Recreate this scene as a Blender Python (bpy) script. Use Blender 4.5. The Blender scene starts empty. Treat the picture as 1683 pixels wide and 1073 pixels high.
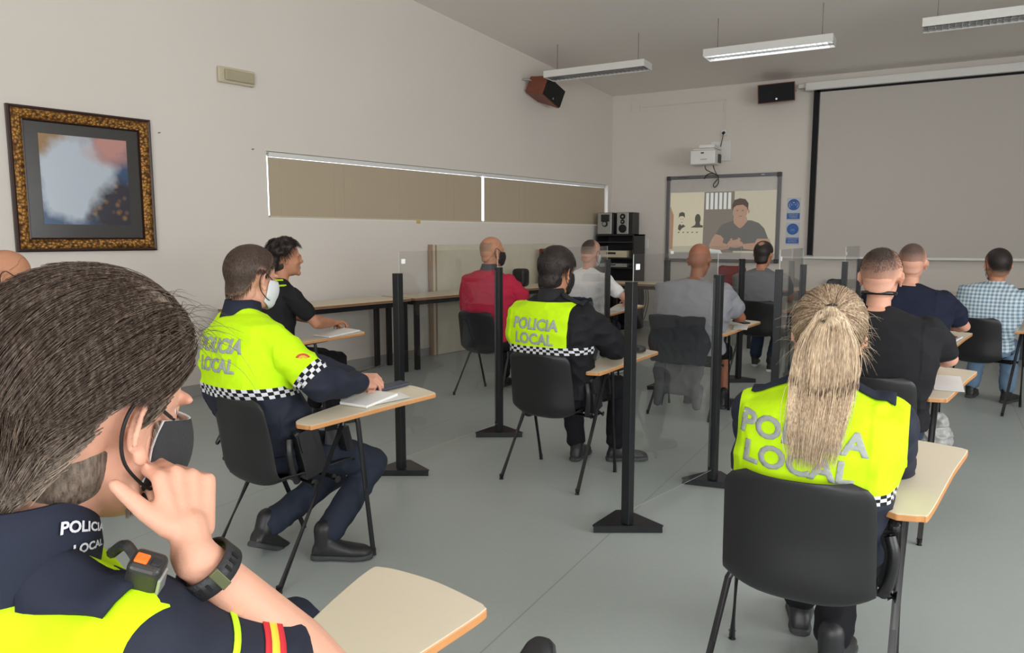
import bpy, bmesh, math, random
from mathutils import Vector, Matrix, noise
from mathutils.bvhtree import BVHTree
R = math.radians
V = Vector
random.seed(7)
SC = bpy.context.scene
COL = SC.collection

# ------------------------------------------------------------------ camera
F_PX, IMG_W = 1220.0, 1683.0
EYE = V((0, 0, 1.45))
YAW, PITCH, ROLL = R(29.29), R(-6.815), R(-0.072)
def cam_axes():
    fwd = V((-math.sin(YAW) * math.cos(PITCH), math.cos(YAW) * math.cos(PITCH), math.sin(PITCH)))
    r0 = V((math.cos(YAW), math.sin(YAW), 0)); u0 = r0.cross(fwd)
    c, s = math.cos(ROLL), math.sin(ROLL)
    return c * r0 + s * u0, -s * r0 + c * u0, fwd
RT, UP, FW = cam_axes()
cd = bpy.data.cameras.new('camera'); cam = bpy.data.objects.new('camera', cd); COL.objects.link(cam)
cd.sensor_width = 36.0; cd.lens = 36.0 * F_PX / IMG_W; cd.clip_start = 0.05; cd.clip_end = 100
m = Matrix.Identity(4)
for i in range(3):
    m[i][0] = RT[i]; m[i][1] = UP[i]; m[i][2] = -FW[i]; m[i][3] = EYE[i]
cam.matrix_world = m
SC.camera = cam

# ------------------------------------------------------------------ sky, daylight, exposure
w = bpy.data.worlds.new('daylight_sky'); SC.world = w; w.use_nodes = True
bg = w.node_tree.nodes['Background']; bg.inputs[0].default_value = (0.80, 0.90, 1.0, 1); bg.inputs[1].default_value = 3.5
def area(name, loc, rot, sx, sy, power, color=(1, 1, 1)):
    ld = bpy.data.lights.new(name, 'AREA'); ld.shape = 'RECTANGLE'; ld.size = sx; ld.size_y = sy
    ld.energy = power; ld.color = color
    o = bpy.data.objects.new(name, ld); COL.objects.link(o); o.location = loc; o.rotation_euler = rot
    o['kind'] = 'structure'
    return o
# daylight through the big windows in the wall to the right and the one behind
area('window_daylight', (4.42, 1.3, 2.0), (0, R(90), 0), 1.9, 6.4, 205, (1.0, 0.97, 0.93))
area('window_daylight_rear', (0.6, -3.9, 2.0), (R(90), 0, 0), 5.0, 1.9, 178, (1.0, 0.97, 0.94))
SC.view_settings.view_transform = 'Standard'; SC.view_settings.look = 'None'
SC.view_settings.gamma = 1.0; SC.view_settings.exposure = 0.06
SC.view_settings.use_curve_mapping = False

# ------------------------------------------------------------------ materials
MATS = {}
def nt_new(name):
    mt = bpy.data.materials.new(name); mt.use_nodes = True
    nt = mt.node_tree; b = nt.nodes['Principled BSDF']
    return mt, nt, b
def lk(nt, a, b): nt.links.new(a, b)
def node(nt, t, **kw):
    n = nt.nodes.new(t)
    for k, v in kw.items(): setattr(n, k, v)
    return n
def rgba(c): return (c[0], c[1], c[2], 1.0)
def hx(r, g, b):
    """sRGB 0-255 to linear"""
    return tuple(((v / 255.0) / 12.92 if v / 255.0 <= 0.04045 else ((v / 255.0 + 0.055) / 1.055) ** 2.4) for v in (r, g, b))
def mat(name, col, rough=0.6, metal=0.0, var=0.08, scale=8.0, bump=0.0, bscale=60.0, spec=0.5, emit=None, estr=0.0, sheen=0.0):
    if name in MATS: return MATS[name]
    mt, nt, b = nt_new(name)
    tc = node(nt, 'ShaderNodeTexCoord')
    ns = node(nt, 'ShaderNodeTexNoise'); ns.inputs['Scale'].default_value = scale; ns.inputs['Detail'].default_value = 4
    lk(nt, tc.outputs['Object'], ns.inputs['Vector'])
    cr = node(nt, 'ShaderNodeMixRGB'); cr.inputs[1].default_value = rgba([c * (1 - var) for c in col]); cr.inputs[2].default_value = rgba([min(1, c * (1 + var)) for c in col])
    lk(nt, ns.outputs['Fac'], cr.inputs[0]); lk(nt, cr.outputs[0], b.inputs['Base Color'])
    b.inputs['Roughness'].default_value = rough; b.inputs['Metallic'].default_value = metal
    b.inputs['Specular IOR Level'].default_value = spec
    if sheen: b.inputs['Sheen Weight'].default_value = sheen
    if bump:
        n2 = node(nt, 'ShaderNodeTexNoise'); n2.inputs['Scale'].default_value = bscale; n2.inputs['Detail'].default_value = 3
        lk(nt, tc.outputs['Object'], n2.inputs['Vector'])
        bp = node(nt, 'ShaderNodeBump'); bp.inputs['Strength'].default_value = bump; bp.inputs['Distance'].default_value = 0.01
        lk(nt, n2.outputs['Fac'], bp.inputs['Height']); lk(nt, bp.outputs[0], b.inputs['Normal'])
    if emit:
        b.inputs['Emission Color'].default_value = rgba(emit); b.inputs['Emission Strength'].default_value = estr
    MATS[name] = mt
    return mt

M_WALL = mat('wall_paint', hx(220, 213, 205), 0.9, var=0.03, scale=1.3, bump=0.05, bscale=90, spec=0.2)
M_CEIL = mat('ceiling_paint', hx(238, 232, 226), 0.95, var=0.02, scale=0.8, spec=0.1)
M_BASE = mat('grey_baseboard', hx(160, 157, 154), 0.6, var=0.04)
M_BLACKPL = mat('black_plastic', (0.012, 0.012, 0.013), 0.42, var=0.05, scale=3, bump=0.04, bscale=500, spec=0.5)
M_BLACKMET = mat('black_painted_steel', (0.012, 0.012, 0.014), 0.32, var=0.05, spec=0.6)
M_POST = mat('black_anodised_post', (0.010, 0.011, 0.013), 0.38, var=0.05, spec=0.5)
M_CREAM = mat('cream_laminate', hx(222, 210, 188), 0.45, var=0.02, scale=40)
M_EDGE = mat('beech_edge', hx(196, 138, 84), 0.5, var=0.12, scale=25)
M_BROWN_EDGE = mat('brown_table_edge', hx(150, 105, 70), 0.5, var=0.1, scale=25)
M_WHITEPL = mat('white_plastic', hx(225, 224, 220), 0.45, var=0.02)
M_CREAMPL = mat('yellowed_plastic', hx(196, 186, 160), 0.5, var=0.04)
M_PAPER = mat('paper', hx(232, 232, 230), 0.8, var=0.02)
M_SILVER = mat('silver_plastic', hx(168, 168, 165), 0.35, metal=0.5, var=0.04)
M_GREYMET = mat('grey_metal_frame', hx(110, 110, 112), 0.4, metal=0.4, var=0.04)
M_CHROME = mat('chrome', (0.6, 0.6, 0.6), 0.2, metal=1.0, var=0.02)
M_WOODSP = mat('cherry_veneer', hx(126, 66, 46), 0.5, var=0.2, scale=20)
M_GRILLE = mat('black_speaker_cloth', (0.008, 0.008, 0.009), 0.85, var=0.1, bump=0.2, bscale=900)
M_SCREEN = mat('projection_screen_fabric', hx(196, 190, 184), 0.9, var=0.01, spec=0.1)
M_BLACKFAB = mat('black_masking_cloth', (0.008, 0.008, 0.009), 0.9)
M_RED = mat('dark_red_plastic', hx(120, 22, 24), 0.5, var=0.05)
M_NAVYF = mat('navy_uniform_fabric', hx(38, 42, 56), 0.85, var=0.08, scale=200, bump=0.12, bscale=800, spec=0.2)
M_TROUS = mat('dark_blue_trousers', hx(44, 49, 62), 0.85, var=0.08, scale=60, bump=0.12, bscale=700, spec=0.2)
M_BLACKTR = mat('black_trousers', hx(26, 26, 30), 0.85, var=0.08, scale=60, spec=0.2)
M_JEANS = mat('blue_jeans', hx(48, 58, 78), 0.9, var=0.15, scale=60, spec=0.2)
M_LJEANS = mat('light_blue_jeans', hx(110, 135, 160), 0.9, var=0.12, scale=60, spec=0.2)
M_SHOE = mat('black_leather', (0.018, 0.018, 0.02), 0.45, var=0.1)
M_SOLE = mat('dark_rubber_sole', hx(62, 62, 64), 0.8, var=0.12, bump=0.5, bscale=60)
M_WSOLE = mat('white_rubber_sole', hx(220, 220, 220), 0.7)
M_GEAR = mat('black_belt_gear', (0.014, 0.014, 0.015), 0.38, var=0.1, bump=0.1, bscale=200)
M_EYEW = mat('eye_white', (0.8, 0.78, 0.75), 0.2)
M_WALLREFL = mat('reflective_grey_print', hx(156, 162, 158), 0.6, metal=0.0, var=0.03)

def skin_mat(name, c):
    if name in MATS: return MATS[name]
    mt = mat(name, c, 0.55, var=0.10, scale=18, bump=0.08, bscale=260, spec=0.35)
    b = mt.node_tree.nodes['Principled BSDF']
    b.inputs['Subsurface Weight'].default_value = 0.12; b.inputs['Subsurface Radius'].default_value = (0.02, 0.008, 0.005)
    b.inputs['Subsurface Scale'].default_value = 0.3
    return mt
SK_FAIR = skin_mat('skin_fair', hx(214, 160, 136)); SK_MID = skin_mat('skin_tanned', hx(190, 134, 104)); SK_DARK = skin_mat('skin_brown', hx(152, 98, 74))

def glass_mat():
    mt = bpy.data.materials.new('clear_acrylic'); mt.use_nodes = True; nt = mt.node_tree
    nt.nodes.clear(); out = node(nt, 'ShaderNodeOutputMaterial')
    tr = node(nt, 'ShaderNodeBsdfTransparent'); tr.inputs[0].default_value = (0.965, 0.972, 0.97, 1)
    gl = node(nt, 'ShaderNodeBsdfGlossy'); gl.inputs['Roughness'].default_value = 0.02
    fr = node(nt, 'ShaderNodeFresnel'); ge = node(nt, 'ShaderNodeNewGeometry'); io = node(nt, 'ShaderNodeMapRange'); io.inputs['To Min'].default_value = 1.5; io.inputs['To Max'].default_value = 1 / 1.5; lk(nt, ge.outputs['Backfacing'], io.inputs['Value']); lk(nt, io.outputs[0], fr.inputs[0])
    mx = node(nt, 'ShaderNodeMixShader'); lk(nt, fr.outputs[0], mx.inputs[0]); lk(nt, tr.outputs[0], mx.inputs[1]); lk(nt, gl.outputs[0], mx.inputs[2])
    lk(nt, mx.outputs[0], out.inputs[0]); return mt
M_ACRYL = glass_mat()
M_AEDGE = mat('polished_acrylic_edge', hx(196, 202, 200), .3)

def floor_mat():
    mt, nt, b = nt_new('grey_green_vinyl_floor')
    tc = node(nt, 'ShaderNodeTexCoord'); n1 = node(nt, 'ShaderNodeTexNoise'); n1.inputs['Scale'].default_value = 1.2; n1.inputs['Detail'].default_value = 6
    n2 = node(nt, 'ShaderNodeTexNoise'); n2.inputs['Scale'].default_value = 70; n2.inputs['Detail'].default_value = 2
    lk(nt, tc.outputs['Object'], n1.inputs[0]); lk(nt, tc.outputs['Object'], n2.inputs[0])
    mx = node(nt, 'ShaderNodeMixRGB'); mx.inputs[1].default_value = rgba(hx(160, 168, 165)); mx.inputs[2].default_value = rgba(hx(176, 183, 180))
    lk(nt, n1.outputs[0], mx.inputs[0])
    m2 = node(nt, 'ShaderNodeMixRGB'); m2.blend_type = 'MULTIPLY'; m2.inputs[0].default_value = 0.14
    lk(nt, mx.outputs[0], m2.inputs[1]); lk(nt, n2.outputs['Color'], m2.inputs[2])
    # welded seams between the vinyl sheets, two metres apart
    sp = node(nt, 'ShaderNodeSeparateXYZ'); lk(nt, tc.outputs['Object'], sp.inputs[0])
    md = node(nt, 'ShaderNodeMath', operation='WRAP'); md.inputs[1].default_value = 0.0; md.inputs[2].default_value = 2.0
    lk(nt, sp.outputs['X'], md.inputs[0])
    cmp = node(nt, 'ShaderNodeMath', operation='COMPARE'); cmp.inputs[1].default_value = 0.7; cmp.inputs[2].default_value = 0.004
    lk(nt, md.outputs[0], cmp.inputs[0])
    m3 = node(nt, 'ShaderNodeMixRGB'); m3.inputs[2].default_value = rgba(hx(118, 124, 123))
    mf = node(nt, 'ShaderNodeMath', operation='MULTIPLY'); mf.inputs[1].default_value = 0.5; lk(nt, cmp.outputs[0], mf.inputs[0])
    lk(nt, mf.outputs[0], m3.inputs[0]); lk(nt, m2.outputs[0], m3.inputs[1]); lk(nt, m3.outputs[0], b.inputs['Base Color'])
    b.inputs['Roughness'].default_value = 0.38; b.inputs['Specular IOR Level'].default_value = 0.4
    return mt
M_FLOOR = floor_mat()

# ------------------------------------------------------------------ mesh helpers
def prop(o, label=None, cat=None, group=None, kind=None):
    if label: o['label'] = label
    if cat: o['category'] = cat
    if group: o['group'] = group
    if kind: o['kind'] = kind
    return o
def thing(name, label, cat, loc=(0, 0, 0), rz=0.0, group=None):
    o = bpy.data.objects.new(name, None); COL.objects.link(o); o.empty_display_size = 0.1
    o.location = loc; o.rotation_euler = (0, 0, rz)
    return prop(o, label, cat, group)
def link(name, me, mats, parent=None, smooth=True):
    o = bpy.data.objects.new(name, me); COL.objects.link(o)
    for mm in (mats if isinstance(mats, (list, tuple)) else [mats]): me.materials.append(mm)
    if smooth:
        for p in me.polygons: p.use_smooth = True
    if parent: o.parent = parent
    return o
def obj(name, bm, mats, parent=None, smooth=False, recalc=True):
    if recalc: bmesh.ops.recalc_face_normals(bm, faces=bm.faces)
    me = bpy.data.meshes.new(name); bm.to_mesh(me); bm.free()
    return link(name, me, mats, parent, smooth)
def auto(o, ang=40):
    for p in o.data.polygons: p.use_smooth = True
    try: o.data.set_sharp_from_angle(angle=R(ang))
    except Exception: pass
    return o
def bevel(o, wd, seg=2):
    md = o.modifiers.new('bevel', 'BEVEL'); md.width = wd; md.segments = seg; md.limit_method = 'ANGLE'; md.angle_limit = R(35)
    return o
def box(bm, c, s, rot=None, mi=0):
    """box centre c, full size s"""
    mt = Matrix.Translation(V(c)) @ (rot.to_4x4() if rot else Matrix.Identity(4)) @ Matrix.Diagonal((s[0], s[1], s[2], 1))
    r = bmesh.ops.create_cube(bm, size=1.0, matrix=mt)
    for v in r['verts']:
        for f in v.link_faces: f.material_index = mi
def prism(bm, pts, z0, z1, mi=0):
    """pts: [(x,y)] ccw; z0,z1 numbers or lists"""
    n = len(pts); a = z0 if isinstance(z0, (list, tuple)) else [z0] * n; b = z1 if isinstance(z1, (list, tuple)) else [z1] * n
    lo = [bm.verts.new((p[0], p[1], a[i])) for i, p in enumerate(pts)]; hi = [bm.verts.new((p[0], p[1], b[i])) for i, p in enumerate(pts)]
    fs = [bm.faces.new(lo[::-1]), bm.faces.new(hi)]
    for i in range(n): fs.append(bm.faces.new((lo[i], lo[(i + 1) % n], hi[(i + 1) % n], hi[i])))
    for f in fs: f.material_index = mi
    return fs
def frame_for(d):
    d = d.normalized(); a = V((0, 0, 1)) if abs(d.z) < 0.9 else V((1, 0, 0))
    x = d.cross(a).normalized(); y = x.cross(d).normalized()
    return x, y
def tube(bm, pts, rad, seg=10, cap=True, mi=0):
    pts = [V(p) for p in pts]; n = len(pts); rs = rad if isinstance(rad, (list, tuple)) else [rad] * n
    rings = []; px = None
    for i, p in enumerate(pts):
        d = (pts[min(i + 1, n - 1)] - pts[max(i - 1, 0)])
        if d.length < 1e-9: d = V((0, 0, 1))
        d.normalize()
        if px is None: x, y = frame_for(d)
        else:
            x = px - d * px.dot(d)
            x = x.normalized() if x.length > 1e-6 else frame_for(d)[0]
            y = d.cross(x)
        px = x
        rings.append([bm.verts.new(p + (x * math.cos(2 * math.pi * k / seg) + y * math.sin(2 * math.pi * k / seg)) * rs[i]) for k in range(seg)])
    for i in range(n - 1):
        for k in range(seg):
            f = bm.faces.new((rings[i][k], rings[i][(k + 1) % seg], rings[i + 1][(k + 1) % seg], rings[i + 1][k])); f.material_index = mi
    if cap and seg > 2:
        f = bm.faces.new(rings[0][::-1]); f.material_index = mi
        f = bm.faces.new(rings[-1]); f.material_index = mi
def smooth_path(pts, n=8):
    """catmull-rom through pts"""
    P = [V(p) for p in pts]; P = [P[0] * 2 - P[1]] + P + [P[-1] * 2 - P[-2]]; out = []
    for i in range(1, len(P) - 2):
        for k in range(n):
            t = k / n; a, b, c, d = P[i - 1], P[i], P[i + 1], P[i + 2]
            out.append(0.5 * ((2 * b) + (c - a) * t + (2 * a - 5 * b + 4 * c - d) * t * t + (3 * b - a - 3 * c + d) * t ** 3))
    out.append(P[-2]); return out
def capsule(bm, p0, r0, p1, r1, seg=14):
    p0 = V(p0); p1 = V(p1); d = p1 - p0
    if d.length < 1e-5: d = V((0, 0, 1e-4)); p1 = p0 + d
    dn = d.normalized(); pts = []; rs = []
    for k in range(1, 5):
        a = R(90) * k / 4.0; pts.append(p0 - dn * r0 * math.cos(a)); rs.append(max(r0 * math.sin(a), 1e-4))
    for k in range(3, -1, -1):
        a = R(90) * (k + 0.15) / 4.0; pts.append(p1 + dn * r1 * math.cos(a)); rs.append(max(r1 * math.sin(a), 1e-4))
    pts.insert(4, p0.lerp(p1, 0.5)); rs.insert(4, (r0 + r1) / 2)
    pts.insert(5, p1); rs.insert(5, r1)
    tube(bm, pts, rs, seg)
def ellipsoid(bm, c, r, rot=None, u=16, v=10):
    mt = Matrix.Translation(V(c)) @ (rot.to_4x4() if rot else Matrix.Identity(4)) @ Matrix.Diagonal((r[0], r[1], r[2], 1))
    bmesh.ops.create_uvsphere(bm, u_segments=u, v_segments=v, radius=1.0, matrix=mt)
def loft(bm, secs, seg=28):
    """secs: (centre, xaxis, yaxis, a, b, exponent)"""
    rings = []
    for c, xa, ya, a, b, e in secs:
        ring = []
        for k in range(seg):
            t = 2 * math.pi * k / seg; ct, st = math.cos(t), math.sin(t)
            x = math.copysign(abs(ct) ** (2 / e), ct) * a; y = math.copysign(abs(st) ** (2 / e), st) * b
            ring.append(bm.verts.new(c + xa * x + ya * y))
        rings.append(ring)
    for i in range(len(rings) - 1):
        for k in range(seg): bm.faces.new((rings[i][k], rings[i][(k + 1) % seg], rings[i + 1][(k + 1) % seg], rings[i + 1][k]))
    bm.faces.new(rings[0][::-1]); bm.faces.new(rings[-1])
def remeshed(bm, voxel, smooth=4, fac=0.5):
    """union of overlapping closed volumes as one continuous surface"""
    bmesh.ops.recalc_face_normals(bm, faces=bm.faces)
    me = bpy.data.meshes.new('tmp'); bm.to_mesh(me); bm.free()
    o = bpy.data.objects.new('tmp', me); COL.objects.link(o)
    r = o.modifiers.new('r', 'REMESH'); r.mode = 'VOXEL'; r.voxel_size = voxel
    if smooth:
        s = o.modifiers.new('s', 'SMOOTH'); s.iterations = smooth; s.factor = fac
    dg = bpy.context.evaluated_depsgraph_get()
    out = bpy.data.meshes.new_from_object(o.evaluated_get(dg))
    bpy.data.objects.remove(o); bpy.data.meshes.remove(me)
    return out
def wrinkle(me, amp, sc, seed=0.0, stretch=(1, 1, 1), fn=None):
    ns = [v.normal.copy() for v in me.vertices]
    for v, nn in zip(me.vertices, ns):
        p = V((v.co.x * stretch[0], v.co.y * stretch[1], v.co.z * stretch[2])) * sc + V((seed, seed * 1.7, seed * 0.3))
        d = noise.noise(p); d = 1 - abs(d) * 2.2
        k = fn(v.co) if fn else 1.0
        v.co += nn * (amp * k * d)
def fattr(me, name, vals):
    a = me.attributes.new(name, 'FLOAT', 'POINT'); a.data.foreach_set('value', vals)

# ------------------------------------------------------------------ the room
YF = 11.6                      # front wall
A10 = R(10); WP = V((-5.75, 5.2, 0)); WD = V((math.sin(A10), math.cos(A10), 0)); WN = V((math.cos(A10), -math.sin(A10), 0))
def WL(s, z, o=0.0): return WP + WD * s + WN * o + V((0, 0, z))      # a point at the left wall: along, height, out into the room
def ceil_z(y): return 3.72 + 0.106 * (YF - y)
SC_CORNER = (YF - WP.y) / WD.y
S0, S1 = -9.3, SC_CORNER
XR, YB = 4.5, -4.0
def wall_prism(bm, s0, s1, z0, z1, o0=0.0, o1=-0.3):
    p = [WL(s0, 0, o0), WL(s1, 0, o0), WL(s1, 0, o1), WL(s0, 0, o1)]
    zz = [z1 if z1 is not None else ceil_z(q.y) + 0.02 for q in p]
    prism(bm, [(q.x, q.y) for q in p], z0, zz)
WIN = (0.10, 6.38, 1.645, 2.30)
bm = bmesh.new()
wall_prism(bm, S0, WIN[0], 0, None); wall_prism(bm, WIN[1], S1 + 0.06, 0, None)
wall_prism(bm, WIN[0], WIN[1], 0, WIN[2]); wall_prism(bm, WIN[0], WIN[1], WIN[3], None)
prop(obj('wall_left', bm, M_WALL), kind='structure')
bm = bmesh.new()
prism(bm, [(-5.2, YF), (XR + 0.3, YF), (XR + 0.3, YF + 0.3), (-5.2, YF + 0.3)], 0, 3.75)
prop(obj('wall_front', bm, M_WALL), kind='structure')
def wall_x(bm, y0, y1, z0, z1, x=XR):
    prism(bm, [(x, y0), (x + 0.25, y0), (x + 0.25, y1), (x, y1)], z0, [z1 if z1 else ceil_z(q) + .02 for q in (y0, y0, y1, y1)])
bm = bmesh.new()
wall_x(bm, YB, -2.0, 0, None); wall_x(bm, 4.6, YF, 0, None); wall_x(bm, -2.0, 4.6, 0, 1.0); wall_x(bm, -2.0, 4.6, 3.0, None)
prop(obj('wall_right', bm, M_WALL), kind='structure')
bm = bmesh.new()
def wall_y(x0, x1, z0, z1): prism(bm, [(x0, YB - 0.25), (x1, YB - 0.25), (x1, YB), (x0, YB)], z0, z1 or ceil_z(YB) + .02)
wall_y(-7.8, -1.9, 0, None); wall_y(3.1, XR + .25, 0, None); wall_y(-1.9, 3.1, 0, 1.0); wall_y(-1.9, 3.1, 3.0, None)
prop(obj('wall_back', bm, M_WALL), kind='structure')
bm = bmesh.new()
prism(bm, [(-8, YB - .3), (XR + .3, YB - .3), (XR + .3, YF + .3), (-8, YF + .3)], -0.1, 0.0)
prop(obj('floor', bm, M_FLOOR), kind='structure')
bm = bmesh.new()
pp = [(-8, YB - .3), (XR + .3, YB - .3), (XR + .3, YF + .3), (-8, YF + .3)]
prism(bm, pp, [ceil_z(p[1]) for p in pp], [ceil_z(p[1]) + .15 for p in pp])
prop(obj('ceiling', bm, M_CEIL), kind='structure')
bm = bmesh.new()
q = [WL(S0, 0, 0.0), WL(S1, 0, 0.0), WL(S1, 0, 0.014), WL(S0, 0, 0.014)]
prism(bm, [(p.x, p.y) for p in q], 0.0, 0.10); prop(obj('baseboard_left', bm, M_BASE), kind='structure')
bm = bmesh.new(); prism(bm, [(-4.60, YF - .014), (XR, YF - .014), (XR, YF), (-4.60, YF)], 0.0, 0.10)
prop(obj('baseboard_front', bm, M_BASE), kind='structure')
# windows of the left wall: frame, glazing, sill
bm = bmesh.new()
def wbox(bm, s0, s1, z0, z1, o0, o1, mi=0):
    p = [WL(s0, 0, o0), WL(s1, 0, o0), WL(s1, 0, o1), WL(s0, 0, o1)]
    prism(bm, [(a.x, a.y) for a in p], z0, z1, mi)
s0, s1, z0, z1 = WIN
wbox(bm, s0, s1, z0, z0 + .03, -.12, -.07); wbox(bm, s0, s1, z1 - .03, z1, -.12, -.07)
for s in (s0, 3.30, s1 - .03): wbox(bm, s, s + .03, z0, z1, -.12, -.07)
fr = prop(obj('window_1', bm, M_WHITEPL), kind='structure')
bm = bmesh.new(); wbox(bm, s0, s1, z0, z1, -.10, -.095); obj('window_pane', bm, M_ACRYL, fr)
# roller blinds
M_BLIND = mat('taupe_blind_fabric', hx(182, 168, 146), 0.95, var=0.03, scale=60, spec=0.1)
for i, (a, b, lab) in enumerate([(s0 + .035, 3.31, 'long taupe roller blind covering the larger left window, nearer the gilt picture'), (3.36, s1 - .06, 'taupe roller blind covering the shorter right window, beside the stereo cabinet')]):
    c = WL((a + b) / 2, 0, 0)
    t = thing('roller_blind', lab, 'blind', (c.x, c.y, z1 - .05), group='taupe blinds of the window strip')
    inv = Matrix.Translation((-c.x, -c.y, -(z1 - .05)))
    bm = bmesh.new()
    N = 24
    for k in range(N):
        sa, sb = a + (b - a) * k / N, a + (b - a) * (k + 1) / N
        wbox(bm, sa, sb, z0 + 0.018, z1 - 0.055, -.034 + .002 * math.sin(k), -.030 + .002 * math.sin(k))
    bmesh.ops.transform(bm, matrix=inv, verts=bm.verts); obj('blind_fabric', bm, M_BLIND, t)
    bm = bmesh.new(); wbox(bm, a, b, z1 - .05, z1 - .012, -.052, -.008)
    bmesh.ops.transform(bm, matrix=inv, verts=bm.verts); bevel(obj('headrail', bm, M_WHITEPL, t), .004)
    bm = bmesh.new(); wbox(bm, a, b, z0 + .012, z0 + .026, -.040, -.022)
    bmesh.ops.transform(bm, matrix=inv, verts=bm.verts); obj('bottom_bar', bm, M_CREAMPL, t)
# windows in the right and rear walls (out of view, they light the room)
bm = bmesh.new()
for y in (-2.0, -0.35, 1.3, 2.95, 4.54): box(bm, (XR + .12, y + .03, 2.0), (.05, .06, 2.0))
for z in (1.03, 2.97): box(bm, (XR + .12, 1.3, z), (.05, 6.6, .06))
prop(obj('window_2', bm, M_WHITEPL), kind='structure')
bm = bmesh.new()
for x in (-1.87, -.2, 1.45, 3.07): box(bm, (x, YB - .12, 2.0), (.06, .05, 2.0))
for z in (1.03, 2.97): box(bm, (.6, YB - .12, z), (5.0, .05, .06))
prop(obj('window_3', bm, M_WHITEPL), kind='structure')
# conduit on the front wall
bm = bmesh.new()
box(bm, (-3.49, YF - .008, 3.515), (1.34, .016, .024)); box(bm, (-2.82, YF - .008, 3.28), (.024, .016, .47)); box(bm, (-4.23, YF - .012, 3.50), (.13, .024, .13))
prop(obj('trim_1', bm, M_WALL), kind='structure')

# ------------------------------------------------------------------ ceiling lamps
M_LOUV = mat('mirror_louvre', (0.75, 0.75, 0.76), 0.25, metal=0.9, var=0.02)
M_TUBE_OFF = mat('unlit_tube', (0.75, 0.75, 0.75), 0.4)
M_TUBE_ON = mat('lit_tube', (0.9, 0.9, 0.9), 0.4, emit=(0.95, 0.98, 1.0), estr=9.0)
def lamp(x, y, z, L, on, label):
    t = thing('louvred_ceiling_lamp', label, 'ceiling lamp', (x, y, z), group=None)
    W = 0.30; Hh = 0.085
    bm = bmesh.new()
    for s in (-1, 1):
        box(bm, (0, s * (W / 2 - .004), Hh / 2), (L, .008, Hh)); box(bm, (s * (L / 2 - .004), 0, Hh / 2), (.008, W - .016, Hh))
    box(bm, (0, 0, Hh - .005), (L - .016, W - .016, .01)); bevel(obj('housing', bm, M_WHITEPL, t), .002)
    bm = bmesh.new(); n = 24
    for k in range(1, n):
        xx = -L / 2 + L * k / n
        box(bm, (xx, 0, .028), (.003, W - .02, .045))
    for yy in (-.045, .045, 0): box(bm, (0, yy, .03), (L - .02, .004, .05))
    obj('louvre', bm, M_LOUV, t)
    bm = bmesh.new()
    for yy in (-.075, .075): tube(bm, [(-L / 2 + .04, yy, .062), (L / 2 - .04, yy, .062)], .013, 12)
    obj('tube', bm, M_TUBE_ON if on else M_TUBE_OFF, t)
    for s in (-1, 1):
        bm = bmesh.new(); tube(bm, [(s * (L / 2 - .13), 0, Hh), (s * (L / 2 - .13), 0, ceil_z(y) - z + .01)], .004, 6)
        obj('suspension_rod', bm, M_GREYMET, t)
    if on:
        ld = bpy.data.lights.new('lamp_light', 'AREA'); ld.shape = 'RECTANGLE'; ld.size = L - .1; ld.size_y = .24; ld.energy = 9
        lo = bpy.data.objects.new('lamp_light', ld); COL.objects.link(lo); lo.parent = t; lo.location = (0, 0, -.004)
    return t
lamp(-3.88, 9.15, 3.54, 1.38, False, 'unlit white louvred ceiling lamp, leftmost, hanging beside the tilted brown speaker')
lamp(-1.74, 9.05, 3.54, 1.40, True, 'lit white louvred ceiling lamp glowing, middle of the three lamps')
lamp(0.50, 8.9, 3.54, 1.40, False, 'unlit white louvred ceiling lamp at the top right above the big projection screen')

# ------------------------------------------------------------------ wall things
# gilt picture, centre s=-1.55
pc = WL(-1.57, 1.90, 0.0)
M_GOLD = None
def gold_mat():
    mt, nt, b = nt_new('embossed_gold_frame')
    tc = node(nt, 'ShaderNodeTexCoord'); vo = node(nt, 'ShaderNodeTexVoronoi'); vo.inputs['Scale'].default_value = 42
    lk(nt, tc.outputs['Object'], vo.inputs['Vector'])
    cr = node(nt, 'ShaderNodeValToRGB'); cr.color_ramp.elements[0].color = rgba(hx(196, 140, 62)); cr.color_ramp.elements[1].color = rgba(hx(84, 54, 24)); cr.color_ramp.elements[1].position = .75
    lk(nt, vo.outputs['Distance'], cr.inputs[0]); lk(nt, cr.outputs[0], b.inputs['Base Color'])
    b.inputs['Metallic'].default_value = .55; b.inputs['Roughness'].default_value = .42
    bp = node(nt, 'ShaderNodeBump'); bp.inputs['Strength'].default_value = .7; bp.inputs['Distance'].default_value = .01; bp.invert = True
    lk(nt, vo.outputs['Distance'], bp.inputs['Height']); lk(nt, bp.outputs[0], b.inputs['Normal']); return mt
M_GOLD = gold_mat()
M_DKWOOD = mat('dark_walnut', hx(48, 26, 20), 0.35, var=0.1)
M_MAT = mat('charcoal_mount', hx(62, 60, 58), 0.25, var=0.03)
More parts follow.
